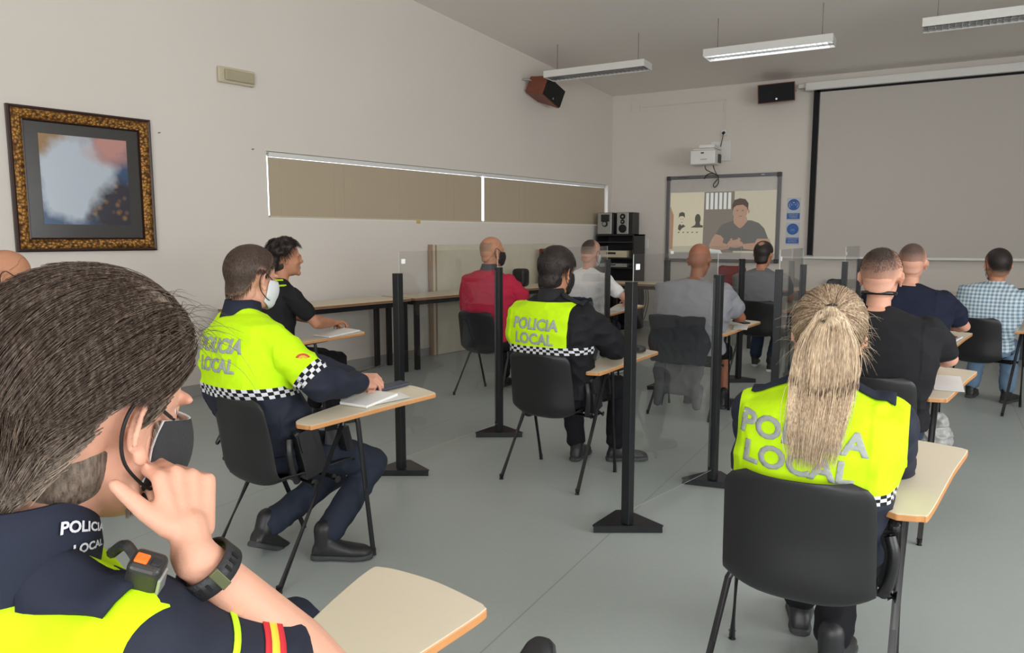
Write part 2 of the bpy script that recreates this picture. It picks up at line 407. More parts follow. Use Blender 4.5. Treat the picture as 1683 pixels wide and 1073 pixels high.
def art_mat():
    """abstract blotches: pale blue field, rust patch, gold and navy corners"""
    mt, nt, b = nt_new('abstract_print')
    tc = node(nt, 'ShaderNodeTexCoord'); ns = node(nt, 'ShaderNodeTexNoise'); ns.inputs['Scale'].default_value = 3.2; ns.inputs['Detail'].default_value = 3
    lk(nt, tc.outputs['Generated'], ns.inputs['Vector'])
    ad = node(nt, 'ShaderNodeMixRGB'); ad.inputs[0].default_value = .30; lk(nt, tc.outputs['Generated'], ad.inputs[1]); lk(nt, ns.outputs['Color'], ad.inputs[2])
    sp = node(nt, 'ShaderNodeSeparateXYZ'); lk(nt, ad.outputs[0], sp.inputs[0])
    def blob(cx_, cz_, r0, r1):
        dx = node(nt, 'ShaderNodeMath', operation='SUBTRACT'); dx.inputs[1].default_value = cx_; lk(nt, sp.outputs['X'], dx.inputs[0])
        dz = node(nt, 'ShaderNodeMath', operation='SUBTRACT'); dz.inputs[1].default_value = cz_; lk(nt, sp.outputs['Z'], dz.inputs[0])
        cb = node(nt, 'ShaderNodeCombineXYZ'); lk(nt, dx.outputs[0], cb.inputs[0]); lk(nt, dz.outputs[0], cb.inputs[1])
        ln = node(nt, 'ShaderNodeVectorMath', operation='LENGTH'); lk(nt, cb.outputs[0], ln.inputs[0])
        mr = node(nt, 'ShaderNodeMapRange'); mr.inputs['From Min'].default_value = r1; mr.inputs['From Max'].default_value = r0; lk(nt, ln.outputs['Value'], mr.inputs['Value'])
        return mr.outputs[0]
    cur = None; base = rgba(hx(60, 84, 118))
    n2 = node(nt, 'ShaderNodeTexVoronoi'); n2.inputs['Scale'].default_value = 11; lk(nt, tc.outputs['Generated'], n2.inputs['Vector'])
    r2 = node(nt, 'ShaderNodeValToRGB'); r2.color_ramp.elements[0].color = rgba(hx(150, 112, 70)); r2.color_ramp.elements[1].color = rgba(hx(52, 50, 60)); r2.color_ramp.elements[1].position = .45
    lk(nt, n2.outputs['Distance'], r2.inputs[0])
    for k, (cx_, cz_, r0, r1, c) in enumerate([(.2, .85, .16, .34, hx(150, 118, 80)), (.42, .5, .27, .38, hx(184, 194, 206)), (.72, .84, .10, .26, hx(190, 140, 132)), (.85, .22, .24, .36, None)]):
        mx = node(nt, 'ShaderNodeMixRGB'); lk(nt, blob(cx_, cz_, r0, r1), mx.inputs[0])
        if cur is None: mx.inputs[1].default_value = base
        else: lk(nt, cur, mx.inputs[1])
        if c is None: lk(nt, r2.outputs[0], mx.inputs[2])
        else: mx.inputs[2].default_value = rgba(c)
        cur = mx.outputs[0]
    lk(nt, cur, b.inputs['Base Color']); b.inputs['Roughness'].default_value = .25; return mt
t = thing('framed_picture', 'abstract print in a wide embossed gold frame with dark edge, on the left wall', 'picture', pc)
t.rotation_euler = (0, 0, math.atan2(WD.y, WD.x))      # local x along the wall, local -y into the room
PW, PH = 1.07, 1.11
def rect_ring(bm, w0, h0, w1, h1, prof):
    """prof: (t 0..1 from outer to inner, y)"""
    rings = []
    for tt, y in prof:
        ww = (w0 + (w1 - w0) * tt) / 2; hh = (h0 + (h1 - h0) * tt) / 2
        rings.append([bm.verts.new((sx * ww, y, sz * hh)) for sx, sz in ((-1, -1), (1, -1), (1, 1), (-1, 1))])
    for i in range(len(rings) - 1):
        for k in range(4): bm.faces.new((rings[i][k], rings[i][(k + 1) % 4], rings[i + 1][(k + 1) % 4], rings[i + 1][k]))
bm = bmesh.new(); rect_ring(bm, PW, PH, PW - .05, PH - .05, [(0, 0), (0, -.035), (.5, -.045), (1, -.04)]); obj('outer_moulding', bm, M_DKWOOD, t)
bm = bmesh.new(); rect_ring(bm, PW - .05, PH - .05, PW - .19, PH - .19, [(0, -.04), (.2, -.052), (.5, -.055), (.8, -.042), (1, -.03)]); auto(obj('gold_frame', bm, M_GOLD, t), 60)
bm = bmesh.new(); rect_ring(bm, PW - .19, PH - .19, PW - .22, PH - .22, [(0, -.03), (.5, -.034), (1, -.018)]); obj('inner_moulding', bm, M_DKWOOD, t)
bm = bmesh.new(); box(bm, (0, -.008, 0), (PW - .22, .016, PH - .22)); obj('mount', bm, M_MAT, t)
bm = bmesh.new(); box(bm, (0, -.018, .01), (.66, .004, .70)); obj('print', bm, art_mat(), t)

# emergency light
c = WL(-.20, 2.95, 0)
t = thing('emergency_light', 'yellowed oblong emergency light high on the left wall', 'light', c); t.rotation_euler = (0, 0, math.atan2(WD.y, WD.x))
bm = bmesh.new(); box(bm, (0, -.02, 0), (.37, .04, .145)); bevel(obj('base', bm, M_CREAMPL, t), .014, 3)
bm = bmesh.new(); box(bm, (.02, -.05, 0), (.30, .03, .10)); bevel(obj('diffuser', bm, mat('dull_diffuser', hx(170, 160, 134), .5), t), .012, 3)
# nails in the wall
for s, z in ((-.95, 2.36), (-.05, 2.30)):
    bm = bmesh.new(); p = WL(s, z, 0); tube(bm, [p, p + WN * .025], .006, 8)
    prop(obj('wall_plug', bm, M_GREYMET), 'small dark screw left in the bare left wall ' + ('just right of the gilt picture' if s < -.5 else 'below the emergency light'), 'screw')

# wall speakers
def speaker(loc, rot, label, bracket):
    t = thing('wall_speaker', label, 'speaker', loc); t.rotation_euler = rot
    bm = bmesh.new()
    # tapered cabinet: front (-y) 0.46 x 0.24, back narrower
    f = [(-.25, -.13, -.13), (.25, -.13, -.13), (.25, -.13, .13), (-.25, -.13, .13)]; bk = [(-.18, .20, -.11), (.18, .20, -.11), (.18, .20, .11), (-.18, .20, .11)]
    vs = [bm.verts.new(p) for p in f + bk]
    for ids in ((0, 1, 2, 3), (7, 6, 5, 4), (0, 4, 5, 1), (1, 5, 6, 2), (2, 6, 7, 3), (3, 7, 4, 0)): bm.faces.new([vs[i] for i in ids])
    bevel(obj('cabinet', bm, M_WOODSP, t), .006)
    bm = bmesh.new(); box(bm, (0, -.142, 0), (.475, .025, .24)); bevel(obj('grille', bm, M_GRILLE, t), .008)
    bm = bmesh.new(); tube(bm, [(0, -.155, -.085), (0, -.158, -.085)], .014, 12); obj('badge', bm, M_SILVER, t)
    bm = bmesh.new(); tube(bm, bracket, .016, 8); obj('bracket', bm, M_SILVER, t)
    return t
Y10 = math.atan2(WD.y, WD.x)
speaker((-4.76, 9.45, 3.46), (R(14), R(14), R(88)), 'brown wood-cased speaker tilted down on the left wall beside the corner', [(-.12, .1, .04), (-.22, .18, .05), (-.25, .26, .03)])
speaker((-2.05, 11.36, 3.49), (R(6), R(-3), R(12)), 'black-fronted wood-cased speaker on the front wall beside the big screen', [(.1, .05, 0), (.24, .10, .02), (.28, .2, .02)])

# interactive whiteboard with the projected picture
t = thing('interactive_whiteboard', 'grey-framed whiteboard showing a projected video of a seated man, on the front wall', 'whiteboard', (-2.82, YF, 1.735))
BW, BH = 1.72, 1.33
bm = bmesh.new()
for s in (-1, 1): box(bm, (s * (BW / 2 - .025), -.025, 0), (.05, .05, BH - .1)); box(bm, (0, -.025, s * (BH / 2 - .025)), (BW - .1, .05, .05))
bevel(obj('frame', bm, M_GREYMET, t), .004)
bm = bmesh.new()
for sx in (-1, 1):
    for sz in (-1, 1):
        bm = bmesh.new(); box(bm, (sx * (BW / 2 - .03), -.027, sz * (BH / 2 - .03)), (.065, .056, .065)); bevel(obj('frame_corner', bm, mat('dark_grey_plastic', hx(58, 58, 60), .5), t), .006)
bm = bmesh.new(); box(bm, (0, -.012, 0), (BW - .1, .02, BH - .1)); obj('board_surface', bm, mat('board_surface', hx(205, 200, 194), .5), t)
# projected picture: flat light on the board, built as flat colour fields 1.58 x 1.0
PIC = {}
def pmat(n, c, e=.42):
    m_ = mat('projected_' + n, [v * .6 for v in c], .8, var=.05, scale=12, emit=c, estr=e, spec=.1); return m_
pm = [pmat('cream_wall', hx(214, 206, 180)), pmat('grey_door', hx(138, 130, 120)), pmat('shirt', hx(116, 114, 110)), pmat('skin', hx(184, 152, 132)), pmat('hair', hx(100, 88, 80)), pmat('ink', hx(96, 94, 86)), pmat('sky', hx(226, 228, 224)), pmat('olive_wall', hx(200, 194, 174)), pmat('shade_grey', hx(158, 150, 142)), pmat('brick', hx(180, 140, 116)), pmat('grey_table', hx(164, 156, 150))]
bm = bmesh.new()
LAY = [0]
def poly(pts, mi):
    """pts in fractions of the picture (0..1, 0..1 from lower left)"""
    LAY[0] += 1; y = -.0235 - LAY[0] * .00012
    f = bm.faces.new([bm.verts.new((-.80 + 1.60 * px, y, -.61 + 1.02 * pz)) for px, pz in pts]); f.material_index = mi
def ell(cx_, cz_, rx, rz, mi, n=22, a0=0, rot=0):
    pts = []
    for k in range(n):
        a = 2 * math.pi * k / n; x, z = rx * math.cos(a), rz * math.sin(a)
        pts.append((cx_ + x * math.cos(rot) - z * math.sin(rot) * .64, cz_ + x * math.sin(rot) / .64 + z * math.cos(rot)))
    poly(pts, mi)
poly([(0, 0), (1, 0), (1, 1), (0, 1)], 7)
poly([(0, .10), (.325, .10), (.33, 1), (0, 1)], 0); poly([(0, .10), (.325, .10), (.325, .2), (0, .18)], 7)
poly([(0, .14), (.03, .14), (.035, .66), (0, .8)], 9)
poly([(.325, 0), (.62, 0), (.62, 1), (.335, 1)], 1)
for k in range(6): poly([(.35 + k * .042, .74), (.378 + k * .042, .74), (.378 + k * .042, .985), (.35 + k * .042, .985)], 6)
poly([(0, 0), (1, 0), (1, .09), (0, .10)], 10)
# wall drawings on the left of the picture
ell(.115, .60, .030, .065, 0); poly([(.085, .62), (.09, .69), (.12, .71), (.145, .69), (.148, .62), (.13, .645), (.10, .645)], 5)
ell(.108, .60, .004, .006, 5, 8); ell(.128, .60, .004, .006, 5, 8); poly([(.107, .555), (.127, .555), (.125, .548), (.109, .548)], 5)
poly([(.085, .50), (.10, .53), (.115, .50), (.13, .52), (.155, .49), (.12, .46), (.10, .42), (.08, .45)], 5)
ell(.275, .60, .028, .075, 5); poly([(.205, .47), (.25, .51), (.255, .55), (.295, .55), (.30, .51), (.325, .50), (.325, .47)], 5)
for a in range(5): poly([(.08 + a * .045, .40), (.10 + a * .045, .41), (.095 + a * .045, .395), (.085 + a * .045, .385)], 5)
# the seated man of the video
poly([(.60, .12), (.40, .20), (.42, .26), (.455, .38), (.50, .50), (.56, .545), (.62, .57), (.78, .57), (.85, .53), (.90, .45), (.94, .30), (.95, .16), (.80, .12)], 2)
poly([(.615, .60), (.62, .53), (.66, .47), (.68, .455), (.71, .49), (.745, .56), (.74, .62)], 3)
ell(.675, .70, .068, .135, 3); poly([(.605, .70), (.60, .80), (.62, .87), (.67, .895), (.72, .88), (.75, .82), (.748, .70), (.735, .76), (.70, .80), (.64, .79), (.615, .76)], 4)
ell(.755, .70, .010, .030, 3, 12); ell(.65, .715, .010, .006, 4, 10); ell(.70, .715, .010, .006, 4, 10); poly([(.66, .635), (.70, .635), (.69, .628), (.67, .628)], 4)
poly([(.45, .37), (.42, .30), (.39, .20), (.40, .14), (.46, .12), (.58, .15), (.60, .20), (.52, .24), (.53, .30), (.50, .35)], 3)
poly([(.95, .30), (.97, .22), (.96, .14), (.90, .12), (.72, .15), (.70, .22), (.82, .24), (.84, .30)], 3)
for k in range(4): poly([(.55 + k * .022, .17 + k * .012), (.575 + k * .022, .17 + k * .012), (.60 + k * .022, .27 + k * .006), (.585 + k * .022, .28 + k * .006)], 3 if k % 2 else 9)
ell(.64, .22, .075, .055, 3); poly([(.59, .30), (.60, .245), (.615, .25), (.61, .31)], 3); poly([(.665, .32), (.66, .25), (.68, .245), (.69, .30)], 3)
ell(.60, .235, .012, .008, 8, 10); ell(.66, .21, .012, .006, 8, 10)
poly([(.36, .08), (.52, .08), (.50, .13), (.40, .15)], 6)
obj('projected_picture', bm, pm, t, recalc=False)
bm = bmesh.new(); box(bm, (.60, -.0515, BH / 2 - .025), (.05, .002, .018)); obj('frame_badge', bm, mat('pale_blue_print', hx(150, 170, 205), .5), t)

def text_mesh(body, size, align='CENTER', bold=0.0, extrude=0.0, name='t'):
    cu = bpy.data.curves.new(name, 'FONT'); cu.body = body; cu.size = size; cu.align_x = align; cu.offset = bold; cu.extrude = extrude
    cu.space_line = 0.95; cu.resolution_u = 3
    o = bpy.data.objects.new(name, cu); COL.objects.link(o)
    dg = bpy.context.evaluated_depsgraph_get(); me = bpy.data.meshes.new_from_object(o.evaluated_get(dg))
    bpy.data.objects.remove(o); bpy.data.curves.remove(cu); return me
def text_on(name, body, size, mat_, parent, loc, rot, bold=0.0, extrude=0.0008, align='CENTER'):
    me = text_mesh(body, size, align, bold, extrude); o = link(name, me, mat_, parent, smooth=False); o.location = loc; o.rotation_euler = rot; return o
text_on('frame_lettering', 'SMART Board', .030, mat('dark_print', (.02, .02, .02), .6), t, (-.60, -.0512, BH / 2 - .034), (R(90), 0, 0))

# projector on its arm
t = thing('projector', 'white short-throw projector on a wall arm above the whiteboard', 'projector', (-2.92, 10.92, 2.59))
bm = bmesh.new(); box(bm, (0, 0, 0), (.36, .30, .20)); bevel(obj('body', bm, M_WHITEPL, t), .02, 4)
bm = bmesh.new(); box(bm, (.19, .08, -.01), (.02, .12, .12)); obj('side_grille', bm, mat('dark_grey_plastic', hx(58, 58, 60), .5), t)
bm = bmesh.new(); box(bm, (0, -.151, .06), (.045, .003, .02)); obj('sensor', bm, mat('dark_grey_plastic', hx(58, 58, 60), .5), t)
bm = bmesh.new(); box(bm, (.02, -.151, -.03), (.09, .003, .012)); obj('badge', bm, M_SILVER, t)
bm = bmesh.new(); box(bm, (.05, .10, .155), (.22, .42, .05)); box(bm, (.05, .40, .14), (.09, .30, .07)); box(bm, (.0, .02, .115), (.3, .24, .02)); bevel(obj('arm', bm, M_WHITEPL, t), .005)
bm = bmesh.new(); box(bm, (.06, .665, .16), (.30, .03, .30)); bevel(obj('wall_plate', bm, M_WHITEPL, t), .006)
bm = bmesh.new()
for pts in ([(-.02, .08, -.1), (.0, .1, -.16), (.06, .3, -.20), (.05, .6, -.22)], [(.1, .08, -.1), (.10, .15, -.15), (.07, .4, -.2), (.05, .6, -.22)], [(.05, .6, -.20), (-.06, .62, -.17), (-.13, .62, -.19), (-.17, .62, -.25)], [(.05, .6, -.22), (.05, .61, -.32), (.0, .61, -.38), (-.02, .6, -.34), (.04, .6, -.26)]):
    tube(bm, smooth_path(pts), .007, 6)
obj('cable', bm, mat('black_cable', (.01, .01, .01), .5), t)
t = thing('wall_socket', 'small white socket with a black plug on the front wall above the projector', 'socket', (-2.82, YF, 3.02))
bm = bmesh.new(); box(bm, (0, -.015, 0), (.09, .03, .09)); bevel(obj('plate', bm, M_WHITEPL, t), .005)
bm = bmesh.new(); tube(bm, [(0, -.03, 0), (0, -.065, -.01)], .022, 10); tube(bm, smooth_path([(0, -.06, -.02), (-.01, -.07, -.10), (-.03, -.05, -.17), (-.05, -.03, -.26)]), .006, 6); obj('plug', bm, mat('black_cable', (.01, .01, .01), .5), t)
t = thing('wall_socket', 'white wall socket between the stereo cabinet and the whiteboard', 'socket', (-4.02, YF, 1.35))
bm = bmesh.new(); box(bm, (0, -.012, 0), (.085, .024, .14)); bevel(obj('plate', bm, M_WHITEPL, t), .005)

# safety signs
M_BLUE = mat('sign_blue', hx(36, 92, 168), .4); M_SIGNW = mat('sign_white', hx(190, 196, 204), .4)
for (zc, lab, lines, kind) in ((1.86, 'upper blue round sign for keeping distance, right of the whiteboard', 'MANTENGA\nDISTANCIA\n2 METROS', 0), (1.505, 'lower blue round sign above a blue text strip, right of the whiteboard', 'ES OBLIGATORIO\nEL USO DE\nMASCARILLA', 1)):
    t = thing('safety_sign', lab, 'sign', (-1.78, YF, zc), group='blue signs right of the whiteboard')
    bm = bmesh.new(); box(bm, (0, -.002, 0), (.19, .004, .33)); obj('backing', bm, M_SIGNW, t)
    bm = bmesh.new(); tube(bm, [(0, -.0045, .065), (0, -.0055, .065)], .082, 40); obj('roundel', bm, M_BLUE, t)
    bm = bmesh.new(); box(bm, (0, -.005, -.10), (.18, .002, .085)); obj('text_strip', bm, M_BLUE, t)
    text_on('lettering', lines, .024, M_SIGNW, t, (0, -.0062, -.082), (R(90), 0, 0), extrude=.0002)
    bm = bmesh.new()
    if kind == 0:
        for s in (-1, 1):
            tube(bm, [(s * .045, -.0065, .10), (s * .06, -.0065, .075), (s * .06, -.0065, .045), (s * .045, -.0065, .025)], .005, 6)
            tube(bm, [(s * .035, -.0065, .085), (s * .03, -.0065, .05)], .004, 6)
        tube(bm, [(-.03, -.0065, .065), (.03, -.0065, .065)], .003, 6); box(bm, (0, -.0062, .095), (.03, .001, .012))
    else:
        tube(bm, [(.04 * math.cos(a * .6), -.0065, .065 + .045 * math.sin(a * .6)) for a in range(11)], .002, 5); box(bm, (0, -.0062, .055), (.05, .001, .03))
    obj('pictogram', bm, M_SIGNW if kind == 0 else mat('sign_pale', hx(90, 130, 190), .4), t)
bm = bmesh.new(); box(bm, (-1.62, YF - .006, 1.22), (.03, .012, .11)); prop(obj('cable_clip', bm, M_WHITEPL), 'thin white vertical cable clip between the whiteboard and the big screen', 'clip')

# big projection screen
t = thing('projection_screen', 'large pull-down projection screen with white casing and black side border', 'screen', (.15, 11.49, 3.56))
bm = bmesh.new(); box(bm, (0, 0, 0), (3.64, .12, .11)); bevel(obj('casing', bm, M_WHITEPL, t), .012, 3)
bm = bmesh.new(); box(bm, (.03, .0, -1.22), (3.30, .004, 2.33)); obj('screen_fabric', bm, M_SCREEN, t)
bm = bmesh.new()
for s in (-1, 1): box(bm, (s * 1.69 + .02, -.001, -1.20), (.075, .006, 2.33))
box(bm, (.03, -.001, -.06), (3.4, .006, .05)); obj('black_border', bm, M_BLACKFAB, t)
bm = bmesh.new(); box(bm, (.0, 0, -2.40), (3.52, .03, .035)); bevel(obj('bottom_bar', bm, M_WHITEPL, t), .005)
bm = bmesh.new(); box(bm, (-1.87, .05, .02), (.10, .10, .05)); obj('bracket', bm, M_WHITEPL, t)

# ------------------------------------------------------------------ tables along the walls
def table(cx_, cy_, rz, L, D, Hh, label, legs, group, edge=M_BROWN_EDGE, ttop=M_CREAM):
    t = thing('long_table', label, 'table', (cx_, cy_, 0), rz, group)
    bm = bmesh.new(); box(bm, (0, 0, Hh - .014), (L, D, .028)); o = obj('tabletop', bm, [ttop, edge], t)
    for p in o.data.polygons: p.material_index = 0 if abs(p.normal.z) > .5 else 1
    bevel(o, .003, 1)
    bm = bmesh.new()
    for s in (-1, 1): box(bm, (0, s * (D / 2 - .05), Hh - .055), (L - .12, .03, .05))
    for s in (-1, 1): box(bm, (s * (L / 2 - .06), 0, Hh - .055), (.03, D - .1, .05))
    obj('apron', bm, M_BLACKMET, t)
    for sx in (-1, 1):
        for sy in (-1, 1):
            bm = bmesh.new(); box(bm, (sx * (L / 2 - .06), sy * (D / 2 - .05), (Hh - .03) / 2), (.05, .05, Hh - .03)); bevel(obj('leg', bm, M_BLACKMET, t), .004)
    return t
rzw = math.atan2(WD.y, WD.x)
for (s, L, lab) in ((.42, 1.92, 'long cream table by the left wall, nearest the gilt picture, behind the short-haired officer'), (2.40, 1.92, 'long cream table along the left wall, second, in front of the leaning white board'), (4.26, 1.70, 'long cream table along the left wall, farthest, holding the white coffee machine')):
    c = WL(s, 0, .38); table(c.x, c.y, rzw, L, .56, .80, lab, 4, 'cream tables along the left wall')
table(-3.72, 10.35, 0, .95, .6, .80, 'cream table by the stereo cabinet in the front left corner', 4, 'tables along the front wall')
table(-2.55, 10.2, 0, 1.2, .6, .78, 'cream table below the whiteboard, in front of the red chair', 4, 'tables along the front wall')
table(-.30, 10.35, 0, 2.3, .7, .78, 'long table below the left part of the big screen', 4, 'tables along the front wall')
table(2.05, 10.3, 0, 2.2, .7, .78, 'long table below the right part of the big screen, at the picture edge', 4, 'tables along the front wall')
# board leaning behind the tables
a, b_ = 2.30, 4.85
c = WL((a + b_) / 2, 0, .05)
t = thing('leaning_board', 'large cream board with a wooden edge strip leaning on the left wall behind the tables', 'board', c, rzw)
bm = bmesh.new(); box(bm, (0, 0, .685), (b_ - a, .03, 1.36)); o = bevel(obj('panel', bm, mat('cream_board', hx(206, 200, 180), .6), t), .003)
bm = bmesh.new()
box(bm, (-(b_ - a) / 2 - .02, 0, .685), (.03, .045, 1.37)); box(bm, (-(b_ - a) / 2 + .05, -.02, .685), (.02, .01, 1.36)); obj('edge_strip', bm, mat('pale_wood', hx(168, 140, 116), .6), t)
# yellow note under the blind
bm = bmesh.new(); wbox(bm, 2.10, 2.16, 1.62, 1.655, .0, .004); prop(obj('sticky_note', bm, mat('yellow_note', hx(200, 170, 90), .8)), 'tiny yellow note stuck under the long blind', 'note')

# coffee machine on the last table and the black bag beside it
c = WL(4.45, .80, .32)
t = thing('coffee_machine', 'white box-shaped appliance with a dark red lid on the left wall table', 'appliance', c, rzw)
bm = bmesh.new(); box(bm, (0, 0, .20), (.34, .26, .40)); bevel(obj('body', bm, M_WHITEPL, t), .02, 3)
bm = bmesh.new(); prism(bm, [(-.19, -.15), (.19, -.15), (.17, .14), (-.17, .14)], .40, [.45, .45, .50, .50]); bevel(obj('lid', bm, mat('dark_red_lid', hx(112, 40, 32), .45), t), .02, 3)
bm = bmesh.new(); tube(bm, [(.10, -.13, .33), (.10, -.17, .33)], .025, 14); obj('spout', bm, M_BLACKPL, t)
c = WL(3.70, .80, .32)
bm = bmesh.new(); box(bm, (0, 0, .12), (.20, .18, .24))
o = obj('black_bag', bm, M_BLACKPL); o.location = c; bevel(o, .05, 4); prop(o, 'small black bag on the left wall table behind the dark-haired officer', 'bag')

# stereo cabinet
t = thing('stereo_cabinet', 'tall black open cabinet with hi-fi units inside, in the front left corner', 'cabinet', (-4.32, 11.24, 0))
CW, CD, CH = .64, .50, 1.50
bm = bmesh.new()
for s in (-1, 1): box(bm, (s * (CW / 2 - .012), 0, CH / 2), (.024, CD, CH))
box(bm, (0, CD / 2 - .01, CH / 2), (CW - .04, .02, CH))
obj('carcass', bm, mat('black_melamine', hx(30, 30, 33), .5), t)
for z in (.05, .55, .98, 1.13, 1.38, 1.489):
    bm = bmesh.new(); box(bm, (0, -.004, z), (CW - .048 if z < 1.45 else CW, CD - .01, .022)); obj('shelf', bm, mat('black_melamine', hx(30, 30, 33), .5), t)
M_KEY = mat('dark_display', (.02, .025, .03), .2)
def hifi(z, hh, label, col, w_=.46, kn=True):
    u = thing('hifi_unit', label, 'audio unit', (-4.34, 11.12, z))
    bm = bmesh.new(); box(bm, (0, 0, hh / 2), (w_, .30, hh)); bevel(obj('body', bm, col, u), .004)
    bm = bmesh.new(); box(bm, (-.03, -.152, hh * .62), (w_ * .34, .004, hh * .3)); obj('display', bm, M_KEY, u)
    if kn:
        bm = bmesh.new(); tube(bm, [(w_ * .36, -.15, hh * .6), (w_ * .36, -.175, hh * .6)], hh * .2, 18); obj('knob', bm, M_SILVER, u)
        for k in range(6):
            bm = bmesh.new(); box(bm, (-w_ * .4 + k * .045, -.153, hh * .22), (.025, .006, .010)); obj('button', bm, M_SILVER, u)
hifi(1.243 - .10, .105, 'pale video recorder on the top shelf of the black cabinet', M_CREAMPL, kn=False)
hifi(.993, .055, 'slim silver player on the middle shelf of the black cabinet', M_SILVER, kn=False)
hifi(.563, .20, 'cream amplifier with a round dial on the lower shelf of the black cabinet', M_CREAMPL)
def driver(bm, x, y, z, r):
    tube(bm, [(x, y, z), (x, y - .006, z)], r, 24)
t = thing('mini_stereo', 'silver and black mini stereo unit on top of the cabinet, left one', 'stereo', (-4.49, 11.16, 1.50))
bm = bmesh.new(); box(bm, (0, .0, .17), (.27, .28, .34)); bevel(obj('body', bm, M_BLACKPL, t), .006)
bm = bmesh.new(); box(bm, (-.01, -.148, .17), (.235, .016, .33)); bevel(obj('front_panel', bm, M_SILVER, t), .006)
bm = bmesh.new(); prism(bm, [(-.07, -.158), (.07, -.158), (.06, -.154), (-.06, -.154)], .20, .31); obj('display', bm, M_KEY, t)
bm = bmesh.new(); tube(bm, [(0, -.156, .165), (0, -.175, .165)], .046, 24); obj('volume_knob', bm, M_BLACKPL, t)
bm = bmesh.new(); tube(bm, [(-.005, -.175, .165), (-.005, -.18, .165)], .028, 24); obj('knob_cap', bm, M_SILVER, t)
t = thing('stereo_speaker', 'silver-fronted loudspeaker with round black drivers on the cabinet, right one', 'speaker', (-4.17, 11.16, 1.50))
bm = bmesh.new(); box(bm, (0, .0, .17), (.27, .28, .34)); bevel(obj('cabinet', bm, M_BLACKPL, t), .006)
bm = bmesh.new(); box(bm, (-.03, -.146, .17), (.19, .012, .33)); bevel(obj('front_panel', bm, M_SILVER, t), .006)
for z, r in ((.275, .045), (.195, .035), (.09, .065)):
    bm = bmesh.new(); driver(bm, -.03, -.152, z, r); o = obj('driver', bm, M_GRILLE, t)
    bm = bmesh.new(); driver(bm, -.03, -.156, z, r * .35); obj('dust_cap', bm, M_SILVER if z > .1 else M_GRILLE, o)
# cables hanging by the cabinet
bm = bmesh.new(); random.seed(4)
for k in range(7):
    x0 = -3.95 + k * .035; z_ = .768
    tube(bm, smooth_path([(x0, 10.6, z_), (x0 + random.uniform(-.04, .04), 10.58, .50 - .05 * random.random()), (x0 + .05, 10.6, .20 + .1 * random.random()), (x0 + .12, 10.6, .5), (x0 + .10, 10.6, z_)]), .006, 5)
prop(obj('hanging_cables', bm, mat('black_cable', (.01, .01, .01), .5)), 'tangle of black cables hanging in loops beside the stereo cabinet', 'cables')

# ------------------------------------------------------------------ tablet-arm chairs
def shell_mesh():
    """one-piece seat and back shell, local: x right, y forward, seat at z=.45"""
    prof = smooth_path([(.235, .425), (.20, .447), (.10, .447), (-.02, .430), (-.12, .408), (-.200, .412), (-.240, .47), (-.250, .60), (-.268, .70), (-.288, .79)], 6)
    prof = [(p.x, p.y) for p in [V((a.x, a.y, 0)) for a in prof]]
    n = len(prof); bm = bmesh.new(); NU = 20; grid = []
    L = [0]
    for i in range(1, n): L.append(L[-1] + math.hypot(prof[i][0] - prof[i - 1][0], prof[i][1] - prof[i - 1][1]))
    T = L[-1]
    for i, (y, z) in enumerate(prof):
        s = L[i] / T
        hw = .198 + .012 * math.sin(math.pi * s)
        e = min(L[i], T - L[i]); rc = .06
        if e < rc: hw -= rc * (1 - math.sqrt(max(0, 1 - ((rc - e) / rc) ** 2)))
        t0 = V((prof[min(i + 1, n - 1)][0] - prof[max(i - 1, 0)][0], prof[min(i + 1, n - 1)][1] - prof[max(i - 1, 0)][1], 0)).normalized()
        ny, nz = -t0.y, t0.x           # normal candidates
        if nz < 0 or (abs(nz) < .3 and ny < 0): ny, nz = -ny, -nz
        if s > .55 and ny < 0: ny, nz = -ny, -nz
        row = []
        for k in range(NU + 1):
            u = -1 + 2 * k / NU
            depth = (.010 + .045 * math.exp(-((s - .47) / .16) ** 2)) * abs(u) ** 3 + .030 * abs(u) ** 2 * (s > .5) * min(1, (s - .5) * 6)
            row.append(bm.verts.new((hw * u, y + ny * depth, z + nz * depth)))
        grid.append(row)
    for i in range(n - 1):
        for k in range(NU): bm.faces.new((grid[i][k], grid[i][k + 1], grid[i + 1][k + 1], grid[i + 1][k]))
    return bm
TAB_PTS = None
def tablet_outline():
    raw = [(.245, -.115), (.305, -.10), (.330, -.06), (.390, .28), (.432, .48), (.425, .51), (.395, .522), (.29, .545), (.20, .55), (.145, .545), (.125, .525), (.135, .40), (.165, .22), (.175, .06), (.185, -.04), (.205, -.09)]
    return [(p.x, p.y) for p in smooth_path([(a, b, 0) for a, b in raw + raw[:1]], 4)[:-1]]
def tab_z(y): return .692 + .085 * (y + .07)
